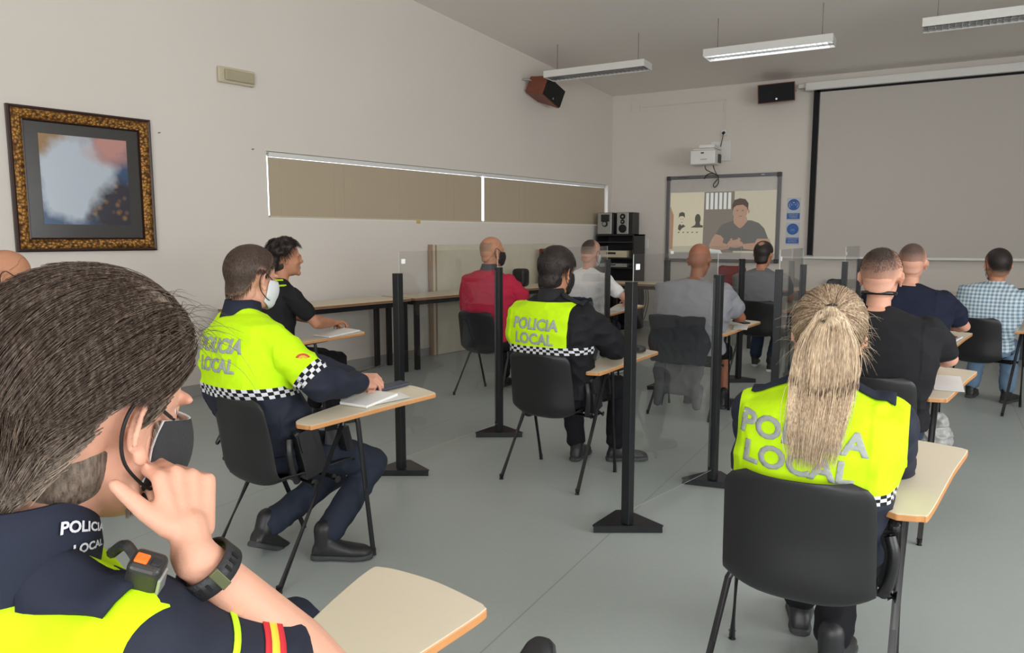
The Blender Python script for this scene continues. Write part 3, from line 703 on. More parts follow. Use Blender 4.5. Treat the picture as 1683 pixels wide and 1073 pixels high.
def chair_parts(t, tablet=True):
    bm = shell_mesh(); o = obj('seat_shell', bm, M_BLACKPL, t, smooth=True)
    sd = o.modifiers.new('thick', 'SOLIDIFY'); sd.thickness = .007; sd.offset = -1
    bv = o.modifiers.new('bevel', 'BEVEL'); bv.width = .002; bv.segments = 2
    legs = [('L', (-.265, -.23, .011), (-.215, -.03, .41), (-.215, -.03, .41)), ('L', (-.265, .25, .011), (-.215, .07, .41), (-.215, .07, .41))]
    if tablet: legs += [('R', (.25, -.23, .011), (.262, .12, .675), None), ('R', (.26, .26, .011), (.268, .18, .675), None)]
    else: legs += [('R', (.265, -.23, .011), (.215, -.03, .41), None), ('R', (.265, .25, .011), (.215, .07, .41), None)]
    for sd_, a, b, _ in legs:
        bm = bmesh.new(); a = V(a); b = V(b)
        pts = [a, a.lerp(b, .9), b + V((-.01 if sd_ == 'R' else .02, 0, .010))] if not tablet or sd_ == 'L' else [a, a.lerp(b, .95), b + V((-.008, 0, .012))]
        tube(bm, pts, .0115, 12); tube(bm, [a - V((0, 0, .010)), a + V((0, 0, .02))], .0135, 12)
        o = auto(obj('leg', bm, M_BLACKMET, t))
    bm = bmesh.new()
    for y in (-.03, .07): tube(bm, [(-.215, y, .412), (.235 if tablet else .215, y, .412)], .012, 10)
    tube(bm, [(-.215, -.05, .412), (-.215, .09, .412)], .012, 8)
    for s in (-1, 1): box(bm, (s * .12, .02, .422), (.04, .16, .03))
    if tablet:
        tube(bm, [(.235, -.03, .412), (.256, -.03, .41)], .018, 10); tube(bm, [(.235, .07, .412), (.264, .07, .41)], .016, 10)
    auto(obj('seat_frame', bm, M_BLACKMET, t))
    if tablet:
        bm = bmesh.new(); pts = tablet_outline()
        zs = [tab_z(p[1]) for p in pts]
        prism(bm, pts, [z - .020 for z in zs], zs)
        o = obj('writing_tablet', bm, [M_CREAM, M_EDGE], t)
        for p in o.data.polygons: p.material_index = 0 if p.normal.z > .9 else 1
        bevel(o, .004, 2)
        bm = bmesh.new(); box(bm, (.265, .16, tab_z(.16) - .034), (.05, .22, .012), Matrix.Rotation(R(4.8), 3, 'X')); tube(bm, [(.262, .06, .68), (.268, .24, .695)], .010, 8)
        auto(obj('tablet_bracket', bm, M_BLACKMET, t))
def chair(x, y, h, label, tablet=True, group=None, name=None):
    t = thing(name or ('tablet_arm_chair' if tablet else 'shell_chair'), label, 'chair', (x, y, 0), -R(h), group)
    chair_parts(t, tablet); return t

# ------------------------------------------------------------------ people
def ik(S, W, l1, l2, pole):
    S, W, pole = V(S), V(W), V(pole); d = W - S; D = d.length
    if D > (l1 + l2) * .995: k = D / ((l1 + l2) * .995); l1 *= k; l2 *= k
    a = (l1 * l1 - l2 * l2 + D * D) / (2 * D); hgt = math.sqrt(max(l1 * l1 - a * a, 1e-6)); dn = d / D
    pp = pole - dn * pole.dot(dn); pp.normalize(); return S + dn * a + pp * hgt

HEAD_E = [((0, -.012, .033), (.076, .098, .089)), ((0, .022, -.03), (.064, .072, .085)), ((0, .032, -.075), (.051, .056, .042)), ((0, -.036, -.045), (.062, .056, .085))]
HC = V((0, -.012, .028))
def head_r(d):
    """distance from HC to the head surface along unit direction d (head frame)"""
    ts = []
    for c, r in HEAD_E:
        o = HC - V(c); a = sum((d[i] / r[i]) ** 2 for i in range(3)); b = 2 * sum(o[i] * d[i] / r[i] ** 2 for i in range(3)); cc = sum((o[i] / r[i]) ** 2 for i in range(3)) - 1
        q = b * b - 4 * a * cc
        if q > 0: ts.append((-b + math.sqrt(q)) / (2 * a))
    if not ts: return .03
    mx = max(ts); k_ = .007
    return mx + k_ * math.log(sum(math.exp((t - mx) / k_) for t in ts)) * .8
def interp(x, tab):
    if x <= tab[0][0]: return tab[0][1]
    for (a, va), (b, vb) in zip(tab, tab[1:]):
        if x <= b: return va + (vb - va) * (x - a) / (b - a)
    return tab[-1][1]
HAIRLINE = [(0, .088), (35, .085), (55, .055), (70, .035), (82, .005), (92, .022), (108, .022), (122, -.03), (140, -.070), (180, -.085)]
def hairline(p, tab=HAIRLINE):
    a = math.degrees(abs(math.atan2(p.x, p.y + .012))); return interp(a, tab)

def hair_mat(name, c1, c2, skin=None, rough=.5):
    if name in MATS: return MATS[name]
    mt, nt, b = nt_new(name)
    tc = node(nt, 'ShaderNodeTexCoord'); mp = node(nt, 'ShaderNodeMapping'); mp.inputs['Scale'].default_value = (90, 90, 22)
    ns = node(nt, 'ShaderNodeTexNoise'); ns.inputs['Scale'].default_value = 2.5; ns.inputs['Detail'].default_value = 5
    lk(nt, tc.outputs['Object'], mp.inputs[0]); lk(nt, mp.outputs[0], ns.inputs['Vector'])
    cr = node(nt, 'ShaderNodeMixRGB'); cr.inputs[1].default_value = rgba(c1); cr.inputs[2].default_value = rgba(c2)
    at0 = node(nt, 'ShaderNodeAttribute', attribute_name='hc')
    sm = node(nt, 'ShaderNodeMath', operation='ADD'); lk(nt, at0.outputs['Fac'], sm.inputs[0])
    s2 = node(nt, 'ShaderNodeMapRange'); s2.inputs['From Min'].default_value = .3; s2.inputs['From Max'].default_value = .7; s2.inputs['To Min'].default_value = -.25; s2.inputs['To Max'].default_value = .35
    lk(nt, ns.outputs['Fac'], s2.inputs['Value']); lk(nt, s2.outputs[0], sm.inputs[1]); sm.use_clamp = True
    lk(nt, sm.outputs[0], cr.inputs[0]); last = cr.outputs[0]
    if skin:
        at = node(nt, 'ShaderNodeAttribute', attribute_name='fade'); n3 = node(nt, 'ShaderNodeTexNoise'); n3.inputs['Scale'].default_value = 420
        lk(nt, tc.outputs['Object'], n3.inputs['Vector'])
        ad = node(nt, 'ShaderNodeMath', operation='ADD'); sb = node(nt, 'ShaderNodeMath', operation='SUBTRACT'); sb.inputs[1].default_value = .5
        lk(nt, n3.outputs['Fac'], sb.inputs[0]); ml = node(nt, 'ShaderNodeMath', operation='MULTIPLY'); ml.inputs[1].default_value = .6; lk(nt, sb.outputs[0], ml.inputs[0])
        lk(nt, at.outputs['Fac'], ad.inputs[0]); lk(nt, ml.outputs[0], ad.inputs[1]); ad.use_clamp = True
        m2 = node(nt, 'ShaderNodeMixRGB'); m2.inputs[1].default_value = rgba(skin); lk(nt, ad.outputs[0], m2.inputs[0]); lk(nt, last, m2.inputs[2]); last = m2.outputs[0]
    lk(nt, last, b.inputs['Base Color']); b.inputs['Roughness'].default_value = rough; b.inputs['Specular IOR Level'].default_value = .35
    bp = node(nt, 'ShaderNodeBump'); bp.inputs['Strength'].default_value = .35; bp.inputs['Distance'].default_value = .004
    lk(nt, ns.outputs['Fac'], bp.inputs['Height']); lk(nt, bp.outputs[0], b.inputs['Normal'])
    MATS[name] = mt; return mt

def hair_cap(M, thick, table=HAIRLINE, soft=.02, fade=None, bumpy=.0, balding=None, thick_fn=None, seed=0.):
    """closed cap over the scalp; M head->local"""
    bm = bmesh.new(); NU, NV = 72, 44; rings = []; fd = []
    def pt(d):
        r = head_r(d); p = HC + d * r
        s = (p.z - hairline(p, table)) / soft; s = max(-1.0, min(1.0, s)); k = max(0.0, s); k = k * k * (3 - 2 * k)
        th = thick if thick_fn is None else thick_fn(p)
        if balding and balding(p): k *= .1
        if bumpy: th *= 1 + bumpy * noise.noise(p * 38 + V((seed, 0, seed)))
        off = th * k - (.012 * (1 - k) if s < .05 else 0)
        f = 1.0
        if fade: f = max(0.0, min(1.0, (p.z - hairline(p, table) + fade[0]) / fade[1]))
        if balding: f *= 0.15 if balding(p) else 1.0
        return HC + d * (r + off), f
    top = None
    for j in range(1, NV):
        ph = math.pi * j / NV; ring = []
        for i in range(NU):
            th_ = 2 * math.pi * i / NU; d = V((math.sin(ph) * math.sin(th_), math.sin(ph) * math.cos(th_), math.cos(ph)))
            p, f = pt(d); ring.append(bm.verts.new(M @ p)); fd.append(f)
        rings.append(ring)
    a, f0 = pt(V((0, 0, 1))); b, f1 = pt(V((0, 0, -1)))
    va = bm.verts.new(M @ a); vb = bm.verts.new(M @ b); fd += [f0, f1]
    for i in range(NU):
        bm.faces.new((va, rings[0][i], rings[0][(i + 1) % NU])); bm.faces.new((vb, rings[-1][(i + 1) % NU], rings[-1][i]))
        for j in range(len(rings) - 1): bm.faces.new((rings[j][i], rings[j + 1][i], rings[j + 1][(i + 1) % NU], rings[j][(i + 1) % NU]))
    return bm, fd
def strands(bm_list, paths, r0, cols, seg=3):
    """add hair strands straight into vertex/face lists (fast)"""
    vs, fs, cs = bm_list
    for path, c in zip(paths, cols):
        n = len(path); base = len(vs); px = None
        for i, p in enumerate(path):
            d = path[min(i + 1, n - 1)] - path[max(i - 1, 0)]
            d = d.normalized() if d.length > 1e-8 else V((0, 0, 1)); x, y = frame_for(d)
            r = r0 * (1 - .75 * (i / (n - 1)) ** 2)
            for k in range(seg):
                a = 2 * math.pi * k / seg; vs.append(p + (x * math.cos(a) + y * math.sin(a)) * r); cs.append(c)
        for i in range(n - 1):
            for k in range(seg): fs.append((base + i * seg + k, base + i * seg + (k + 1) % seg, base + (i + 1) * seg + (k + 1) % seg, base + (i + 1) * seg + k))
def strands_obj(name, data, mat_, parent):
    vs, fs, cs = data; me = bpy.data.meshes.new(name); me.from_pydata([tuple(v) for v in vs], [], fs); me.update()
    fattr(me, 'hc', cs); fattr(me, 'fade', [1.0] * len(vs)); return link(name, me, mat_, parent)
def short_strands(M, n, length, lift, flow, table=HAIRLINE, col=lambda p: random.random() * .6, r0=.0009, base=.004, zmin=None, skip=None, segs=4, base_fn=None, cut=None, jitter=.18):
    paths, cols = [], []
    while len(paths) < n:
        u = random.uniform(-1, 1); a = random.uniform(0, 2 * math.pi); s = math.sqrt(1 - u * u); d = V((s * math.cos(a), s * math.sin(a), u))
        p = HC + d * head_r(d)
        if p.z < hairline(p, table) + .004 or (skip and skip(p)): continue
        f = flow(p); path = []; dd = d.copy(); off = base if base_fn is None else base_fn(p); L = length(p) if callable(length) else length
        jit = V((random.gauss(0, jitter), random.gauss(0, jitter), random.gauss(0, jitter * .7))) + noise.noise_vector(p * 22) * jitter * 2.2; f = (f + jit)
        for k in range(segs + 1):
            path.append(M @ (HC + dd * (head_r(dd) + off)))
            if cut is not None and k > 1 and (HC + dd * head_r(dd)).z < hairline(HC + dd * head_r(dd), table) - cut: break
            t = f - dd * f.dot(dd); st = L / segs
            dd = (dd + t * (st / .1)).normalized(); off += lift / segs
        paths.append(path); cols.append(col(p))
    data = ([], [], []); strands(data, paths, r0, cols); return data

def hand(bm, W, fwd, nrm, side, curl=.5, spread=.12, s=1.0, thumb=.6, curls=None, tv=None):
    """W wrist; fwd along the palm; nrm palm normal (side the fingers curl to); side: +1 thumb on the +lat side"""
    fwd = V(fwd).normalized(); nrm = V(nrm); nrm = (nrm - fwd * nrm.dot(fwd)).normalized(); lat = fwd.cross(nrm).normalized() * side
    W = V(W)
    capsule(bm, W - fwd * .02 * s, .023 * s, W + fwd * .02 * s, .022 * s, 10)
    for i in range(4):
        o = (1.5 - i) * .0195 * s
        k0 = W + fwd * .018 * s + lat * o * .62; k1 = W + fwd * (.086 - .006 * abs(i - 1.2)) * s + lat * o - nrm * .004 * s
        capsule(bm, k0, .0135 * s, k1, .0105 * s, 10)
        Ls = [(.040, .025, .020), (.044, .028, .021), (.041, .026, .020), (.032, .020, .018)][i]
        c = curls[i] if curls else curl; p = k1; ang = c * .9; fd = (fwd + lat * (1.5 - i) * spread * .5).normalized()
        for j, l in enumerate(Ls):
            d = fd * math.cos(ang) + nrm * math.sin(ang); q = p + d * l * s
            capsule(bm, p, (.0095 - .0009 * j) * s, q, (.0086 - .0009 * j) * s, 8); p = q; ang += c * 1.15
    b = W + fwd * .022 * s + lat * .022 * s
    tv = V(tv).normalized() if tv else None
    d1 = (fwd * .55 + lat * .75 + nrm * .35).normalized()
    if tv: d1 = (d1 + tv).normalized()
    tk = .74 if tv else 1.0; q1 = b + d1 * .045 * s * tk; capsule(bm, b, .0155 * s, q1, .0115 * s, 10)
    d2 = tv or (fwd * .8 + lat * (.55 - thumb * .5) + nrm * (.25 + thumb * .4)).normalized(); q2 = q1 + d2 * .033 * s * tk; capsule(bm, q1, .011 * s, q2, .0098 * s, 10)
    d3 = tv or (fwd * .9 + lat * (.1 - thumb * .6) + nrm * (.2 + thumb * .5)).normalized(); capsule(bm, q2, .0098 * s, q2 + d3 * .026 * s * tk, .0078 * s, 10)

def head_volumes(bm, M, bignose=1.0):
    R3 = M.to_3x3()
    bm.normal_update()
    def E_(c, r, rot=None): ellipsoid(bm, M @ V(c), r, R3 @ rot if rot else R3, 20, 14)
    for c, r in HEAD_E[:3]: E_(c, r)
    E_((0, -.045, .0), (.066, .062, .07))
    E_((0, .083, .020), (.048, .013, .011)); E_((0, .098, -.022), (.0125 * bignose, .020 * bignose, .013)); E_((0, .092, -.002), (.0085, .014, .028), Matrix.Rotation(R(-18), 3, 'X'))
    E_((0, .088, -.060), (.024, .010, .0065)); E_((0, .087, -.070), (.020, .010, .0065)); E_((0, .080, -.100), (.021, .018, .017))
    for s in (-1, 1):
        E_((s * .038, .062, -.028), (.022, .022, .020)); E_((s * .010, .090, -.028), (.008, .010, .008))
        # ear: rim, bowl and lobe
        Q = Matrix.Rotation(s * R(22), 3, 'Z') @ Matrix.Rotation(R(-8), 3, 'X')
        pts = []
        for k in range(15):
            a = R(-75 + 290 * k / 14.0); x = .0; pts.append(V((s * (.078 + .010 * (.5 + .5 * math.cos(a - R(180)))), -.006, -.004)) + Q @ V((0, .0165 * -math.cos(a + R(180)) , .030 * math.sin(a))))
        for p, q in zip(pts, pts[1:]): capsule(bm, M @ p, .0042, M @ q, .0042, 7)
        E_((s * .078, -.008, -.005), (.006, .015, .027), Q); E_((s * .079, .000, -.034), (.0065, .009, .010), Q)

def foot_mesh(bm, ankle, dirv, L=.27, pitch=0.0, up=V((0, 0, 1))):
    d = V(dirv).normalized(); r = d.cross(up).normalized(); Q = Matrix.Rotation(pitch, 3, r); d = Q @ d; u = Q @ up
    heel = V(ankle) - u * .075 - d * .055
    S = []
    for t, wdt, hh in ((0, .022, .03), (.05, .034, .062), (.16, .038, .085), (.32, .040, .085), (.5, .044, .062), (.7, .050, .048), (.88, .045, .040), (.97, .030, .030), (1.0, .014, .018)):
        c = heel + d * (L * t) + u * (hh / 2); S.append((c, r, u, wdt, hh / 2 + .004, 2.6))
    loft(bm, S, 20)
    capsule(bm, V(ankle) - u * .01, .043, V(ankle) + u * .05, .046, 12)
    return heel, d, r, u
def sole_mesh(bm, heel, d, r, u, L=.27):
    S = []
    for t, wdt in ((-.01, .024), (.04, .036), (.16, .041), (.35, .038), (.5, .044), (.7, .053), (.88, .048), (.98, .032), (1.01, .015)):
        S.append((heel + d * (L * t), r, u, wdt, .013, 4))
    loft(bm, S, 20)

class Person: pass
def person(name_label, x, y, h, k=1.0, skin=SK_MID, N=(0, -.12), lean=0.0, sw=.19, bulk=1.0, head=(0, 0, 0), handR=(.25, .36, None), handL=(-.05, .33, None),
           footR=(.13, .36, .09), footL=(-.13, .36, .09), shoeR=(.15, 1, 0), shoeL=(-.15, 1, 0), top='tee', topmat=None, sleeve='short', trousers=M_BLACKTR, shorts=False,
           voxel=.007, elbR=(.6, -.5, -.8), elbL=(-.6, -.5, -.8), jacket=None, sole=M_SOLE, footpitch=(0, 0), fingers=.55, nofeet=False, palmR=(-.3, .2, -1), palmL=(.3, .2, -1), kneepole=(0, 1, .6), handdirR=None, handdirL=None, collar=None, curlR=None, curlL=None, mound=1.0, thumbR=(-1, .2, .3), thumbL=(1, .2, .3), hs=1.13, hpos=None, shu=.85, thigh=.43, hand_s=1.0, thumbvecR=None, SRpos=None, ERpos=None, slr=1.0):
    P = Person(); t = thing('person', name_label, 'person', (x, y, 0), -R(h)); P.root = t; P.sw = sw
    zt = lambda z: .45 + (z - .45) * k
    Hp = V((0, .02, .53)); Nk = V((N[0], N[1], zt(1.105) + lean)); P.neck = Nk
    mid = V((N[0] * .45, Nk.y * .55 - .045, zt(.80))); belly = V((N[0] * .1, -.02, zt(.62)))
    def spine(u):
        pts = [V((0, .0, .45)), belly, mid, Nk]; ks = [0, .28, .60, 1.0]
        for i in range(3):
            if u <= ks[i + 1] or i == 2:
                q = (u - ks[i]) / (ks[i + 1] - ks[i]); a = pts[max(i - 1, 0)]; b = pts[i]; c = pts[i + 1]; d = pts[min(i + 2, 3)]
                return 0.5 * ((2 * b) + (c - a) * q + (2 * a - 5 * b + 4 * c - d) * q * q + (3 * b - a - 3 * c + d) * q ** 3)
    P.spine = spine
    def torso(bm, inf, top_u=1.0, bot=0.0):
        S = []
        for u, a, b in ((.0, .15, .10), (.04, .172, .125), (.14, .182, .135), (.30, .172 * mound, .125 * mound), (.45, .176 * mound, .128 * mound), (.60, .192, .130), (.72, .203, .125), (.80, .198, .115), (.87, sw - .005, .098), (.925, sw * .72, .082), (.96, .088, .068), (1.0, .062, .058)):
            if u < bot or u > top_u: continue
            c = spine(u); tn = (spine(min(u + .02, 1)) - spine(max(u - .02, 0))).normalized(); xa = V((1, 0, 0)); xa = (xa - tn * xa.dot(tn)).normalized(); ya = tn.cross(xa)
            wa = a * (sw / .19) * (bulk if u < .9 else 1)
            S.append((c, xa, ya, wa + inf, b * bulk + inf, 2.4 if u < .9 else 2.0))
        loft(bm, S, 32)
    # head frame
    hy, hp, hr = [R(a) for a in head]
    Rh = Matrix.Rotation(-hy, 3, 'Z') @ Matrix.Rotation(hp, 3, 'X') @ Matrix.Rotation(hr, 3, 'Y')
    hcn = V(hpos) if hpos else Nk + V((0, .03, .052)) + Rh @ V((0, .018, .098)); M = Matrix.Translation(hcn) @ (Rh * hs).to_4x4(); P.M = M
    sh_u = shu; shc = spine(sh_u); SR = shc + V((sw, 0.01, 0)); SL = shc + V((-sw, .01, 0)); SR = V(SRpos) if SRpos else SR; P.SR, P.SL = SR, SL
    tz = lambda yy: tab_z(yy) + .028
    WR = V((handR[0], handR[1], handR[2] if handR[2] is not None else tz(handR[1]))); WLh = V((handL[0], handL[1], handL[2] if handL[2] is not None else tz(handL[1])))
    l1, l2 = .285, .255
    ER = V(ERpos) if ERpos else ik(SR, WR, l1, l2, elbR); EL = ik(SL, WLh, l1, l2, elbL); P.ER, P.EL, P.WR, P.WL = ER, EL, WR, WLh
    hipR, hipL = V((.095, .03, .535)), V((-.095, .03, .535))
    fR, fL = V(footR), V(footL)
    KR = ik(hipR, fR, thigh, .42, kneepole); KL = ik(hipL, fL, thigh, .42, (-kneepole[0], kneepole[1], kneepole[2])); P.KR, P.KL = KR, KL
    # body, one continuous surface
    bm = bmesh.new(); torso(bm, -.012)
    capsule(bm, Nk - V((0, 0, .05)), .058, hcn + Rh @ V((0, -.02, -.05)), .054, 18)
    head_volumes(bm, M)
    for s, S, E, W_ in ((1, SR, ER, WR), (-1, SL, EL, WLh)):
        capsule(bm, spine(.93) + V((s * .02, 0, -.01)), .040, S + V((-s * .015, 0, -.012)), .042, 14)
        ua = S.lerp(E, .45)
        capsule(bm, S - V((0, 0, .006)), .046 * bulk, ua, .046 * bulk, 14); capsule(bm, ua, .046 * bulk, E, .037, 14)
        fa = E.lerp(W_, .3); capsule(bm, E, .038, fa, .040 * (.5 + .5 * bulk), 14); capsule(bm, fa, .040 * (.5 + .5 * bulk), W_, .0245, 14)
    dR = V(handdirR) if handdirR else ((WR - ER).normalized() * .8 + V((-.35, .4, 0))); dL = V(handdirL) if handdirL else ((WLh - EL).normalized() * .8 + V((.35, .4, 0)))
    if handdirR is None: dR.z *= .3
    if handdirL is None: dL.z *= .3
    def lat_side(fw, nr, want):
        l = V(fw).normalized().cross((V(nr) - V(fw).normalized() * V(nr).dot(V(fw).normalized())).normalized()); return 1 if l.dot(V(want)) > 0 else -1
    hand(bm, WR + dR.normalized() * .012, dR, palmR, lat_side(dR, palmR, thumbR), fingers, curls=curlR, s=hand_s, tv=thumbvecR)
    hand(bm, WLh + dL.normalized() * .012, dL, palmL, lat_side(dL, palmL, thumbL), fingers, curls=curlL, s=hand_s)
    for s, Hh, K, F_ in ((1, hipR, KR, fR), (-1, hipL, KL, fL)):
        capsule(bm, Hh, .075, K, .05, 14); capsule(bm, K, .05, K.lerp(F_, .3), .048, 14); capsule(bm, K.lerp(F_, .3), .048, F_, .032, 14)
    me = remeshed(bm, voxel, 3, .5); P.body = link('body', me, skin, t)
    # eyes
    for s in (-1, 1):
        bm = bmesh.new(); ellipsoid(bm, M @ V((s * .031, .0665, .004)), (.0100,) * 3, None, 14, 10); e = obj('eye', bm, M_EYEW, t, smooth=True)
        bm = bmesh.new(); ellipsoid(bm, M @ V((s * .031, .0745, .004)), (.0052, .0025, .0052), Rh, 12, 8); obj('iris', bm, mat('brown_iris', (.05, .025, .012), .2), e, smooth=True)
    # trousers
    bm = bmesh.new(); S_ = []
    for u, a, b in ((.0, .165, .125), (.05, .185, .145), (.15, .190, .148), (.26, .178, .138)):
        c = spine(u); S_.append((c + V((0, 0, -.005)), V((1, 0, 0)), V((0, 1, 0)), a * bulk + .004, b * bulk + .004, 2.4))
    loft(bm, S_, 28)
    for s, Hh, K, F_ in ((1, hipR, KR, fR), (-1, hipL, KL, fL)):
        capsule(bm, Hh, .098, Hh.lerp(K, .5), .086, 16); capsule(bm, Hh.lerp(K, .5), .086, K, .066, 16)
        if not shorts:
            cf = K.lerp(F_, .3); capsule(bm, K, .066, cf, .066, 16); capsule(bm, cf, .066, F_ + (K - F_).normalized() * .05, .060, 16)
        else: capsule(bm, K, .066, K.lerp(F_, .12), .062, 16)
    me = remeshed(bm, .010, 4, .5); wrinkle(me, .007, 13, x * 3); link('trousers' if not shorts else 'shorts', me, trousers, t)
    # shoes
    for s, F_, sd_, pt_ in ((1, fR, shoeR, footpitch[0]), (-1, fL, shoeL, footpitch[1])):
        bm = bmesh.new(); info = foot_mesh(bm, F_, sd_, pitch=pt_); me = remeshed(bm, .008, 3, .5)
        so = link('shoe', me, M_SHOE, t); bm = bmesh.new(); sole_mesh(bm, *info); auto(obj('sole', bm, sole, so), 50)
    # shirt / jacket
    inf = {'tee': .010, 'polo': .012, 'jacket': .026, 'shirt': .016}[top]
    bm = bmesh.new(); torso(bm, inf, .97, 0.06 if top != 'jacket' else .10)
    rad_u, rad_e = {'tee': (.070, .062), 'polo': (.070, .062), 'shirt': (.070, .054), 'jacket': (.080, .066)}[top]
    rad_u *= slr; rad_e *= slr
    for s, S, E, W_ in ((1, SR, ER, WR), (-1, SL, EL, WLh)):
        capsule(bm, spine(.915) + V((s * .04, 0, 0)), .052 + inf, S + V((-s * .02, 0, -.012)), .054 + inf * .6, 16)
        S_in = S + (E - S).normalized() * .02 + V((-s * .006, 0, 0))
        if sleeve == 'short': capsule(bm, S_in, rad_u * .93 * bulk, S.lerp(E, .62), rad_e * bulk, 18)
        else:
            capsule(bm, S_in, rad_u * .93 * bulk, E, rad_e * bulk, 18); capsule(bm, E, rad_e * bulk, E.lerp(W_, .85), .046 if top == 'jacket' else .038, 18)
    if top in ('polo', 'shirt'): pass
    vx = .008 if top != 'jacket' else .007
    me = remeshed(bm, vx, 14, .5)
    P.sleeve_amp = lambda co: 1.6 if abs(co.x) > sw * .95 else .7
    wrinkle(me, .0075 if top == 'jacket' else .006, 9, x * 5 + 1, (1, 1, 1.4), P.sleeve_amp)
    me.update()
    P.top = link({'tee': 'tshirt', 'polo': 'polo_shirt', 'shirt': 'shirt', 'jacket': 'jacket'}[top], me, topmat, t)
    if collar:
        bm = bmesh.new(); NB = 36; c0 = spine(.965); c1 = Nk + V((0, .012, collar[1])); rings = []
        for zt_, rr, cc in ((0, collar[2] + .016, c0), (.5, collar[2] + .006, c0.lerp(c1, .55)), (1, collar[2], c1), (1.0, collar[2] - .006, c1), (.4, collar[2] - .008, c0.lerp(c1, .5))):
            rings.append([bm.verts.new(cc + V((rr * math.sin(2 * math.pi * i / NB), rr * 1.02 * math.cos(2 * math.pi * i / NB), -.022 * max(0, math.cos(2 * math.pi * i / NB)) * (zt_ > .3)))) for i in range(NB)])
        for a_, b_2 in zip(rings, rings[1:]):
            for i in range(NB): bm.faces.new((a_[i], a_[(i + 1) % NB], b_2[(i + 1) % NB], b_2[i]))
        o = obj('collar', bm, collar[0], t, smooth=True); P.collar = o
    return P

def hivis_mat(name, lateral_seam):
    """fluorescent yellow yoke above a chequered band, dark below; fields come from point attributes"""
    mt, nt, b = nt_new(name)
    A = lambda n: node(nt, 'ShaderNodeAttribute', attribute_name=n).outputs['Fac']
    tc = node(nt, 'ShaderNodeTexCoord'); ns = node(nt, 'ShaderNodeTexNoise'); ns.inputs['Scale'].default_value = 30; lk(nt, tc.outputs['Object'], ns.inputs['Vector'])
    ye = node(nt, 'ShaderNodeMixRGB'); ye.inputs[1].default_value = rgba(hx(184, 232, 8)); ye.inputs[2].default_value = rgba(hx(206, 248, 22)); lk(nt, ns.outputs['Fac'], ye.inputs[0])
    navy = node(nt, 'ShaderNodeMixRGB'); navy.inputs[1].default_value = rgba(lateral_seam[0]); navy.inputs[2].default_value = rgba(lateral_seam[1]); lk(nt, ns.outputs['Fac'], navy.inputs[0])
    def gt(x, v):
        n = node(nt, 'ShaderNodeMath', operation='GREATER_THAN'); lk(nt, x, n.inputs[0]); n.inputs[1].default_value = v; return n.outputs[0]
    def mul(a, c):
        n = node(nt, 'ShaderNodeMath', operation='MULTIPLY'); lk(nt, a, n.inputs[0])
        if isinstance(c, float): n.inputs[1].default_value = c
        else: lk(nt, c, n.inputs[1])
        return n.outputs[0]
    def mod2(x):
        n = node(nt, 'ShaderNodeMath', operation='WRAP'); lk(nt, x, n.inputs[0]); n.inputs[1].default_value = 0; n.inputs[2].default_value = 2; return gt(n.outputs[0], 1.0)
    m1 = node(nt, 'ShaderNodeMixRGB'); lk(nt, gt(A('yel'), 0.0), m1.inputs[0]); lk(nt, navy.outputs[0], m1.inputs[1]); lk(nt, ye.outputs[0], m1.inputs[2])
    cu = mod2(mul(A('bu'), 1.0)); cv = mod2(mul(A('bv'), 3.0))
    xr = node(nt, 'ShaderNodeMath', operation='SUBTRACT'); lk(nt, cu, xr.inputs[0]); lk(nt, cv, xr.inputs[1]); ab = node(nt, 'ShaderNodeMath', operation='ABSOLUTE'); lk(nt, xr.outputs[0], ab.inputs[0])
    ck = node(nt, 'ShaderNodeMixRGB'); lk(nt, ab.outputs[0], ck.inputs[0]); ck.inputs[1].default_value = rgba(hx(24, 26, 34)); ck.inputs[2].default_value = rgba(hx(214, 214, 218))
    inb = mul(gt(A('bv'), 0.0), gt(mul(A('bv'), -1.0), -1.0))
    m2 = node(nt, 'ShaderNodeMixRGB'); lk(nt, inb, m2.inputs[0]); lk(nt, m1.outputs[0], m2.inputs[1]); lk(nt, ck.outputs[0], m2.inputs[2])
    lk(nt, m2.outputs[0], b.inputs['Base Color']); b.inputs['Roughness'].default_value = .75; b.inputs['Specular IOR Level'].default_value = .25
    bp = node(nt, 'ShaderNodeBump'); bp.inputs['Strength'].default_value = .1; n2 = node(nt, 'ShaderNodeTexNoise'); n2.inputs['Scale'].default_value = 700; lk(nt, tc.outputs['Object'], n2.inputs['Vector']); lk(nt, n2.outputs['Fac'], bp.inputs['Height']); bp.inputs['Distance'].default_value = .003; lk(nt, bp.outputs[0], b.inputs['Normal'])
    return mt
M_HIVIS = hivis_mat('hivis_jacket_fabric', (hx(30, 34, 46), hx(42, 46, 60)))
M_HIVISB = hivis_mat('hivis_black_jacket_fabric', (hx(18, 18, 22), hx(28, 28, 33)))
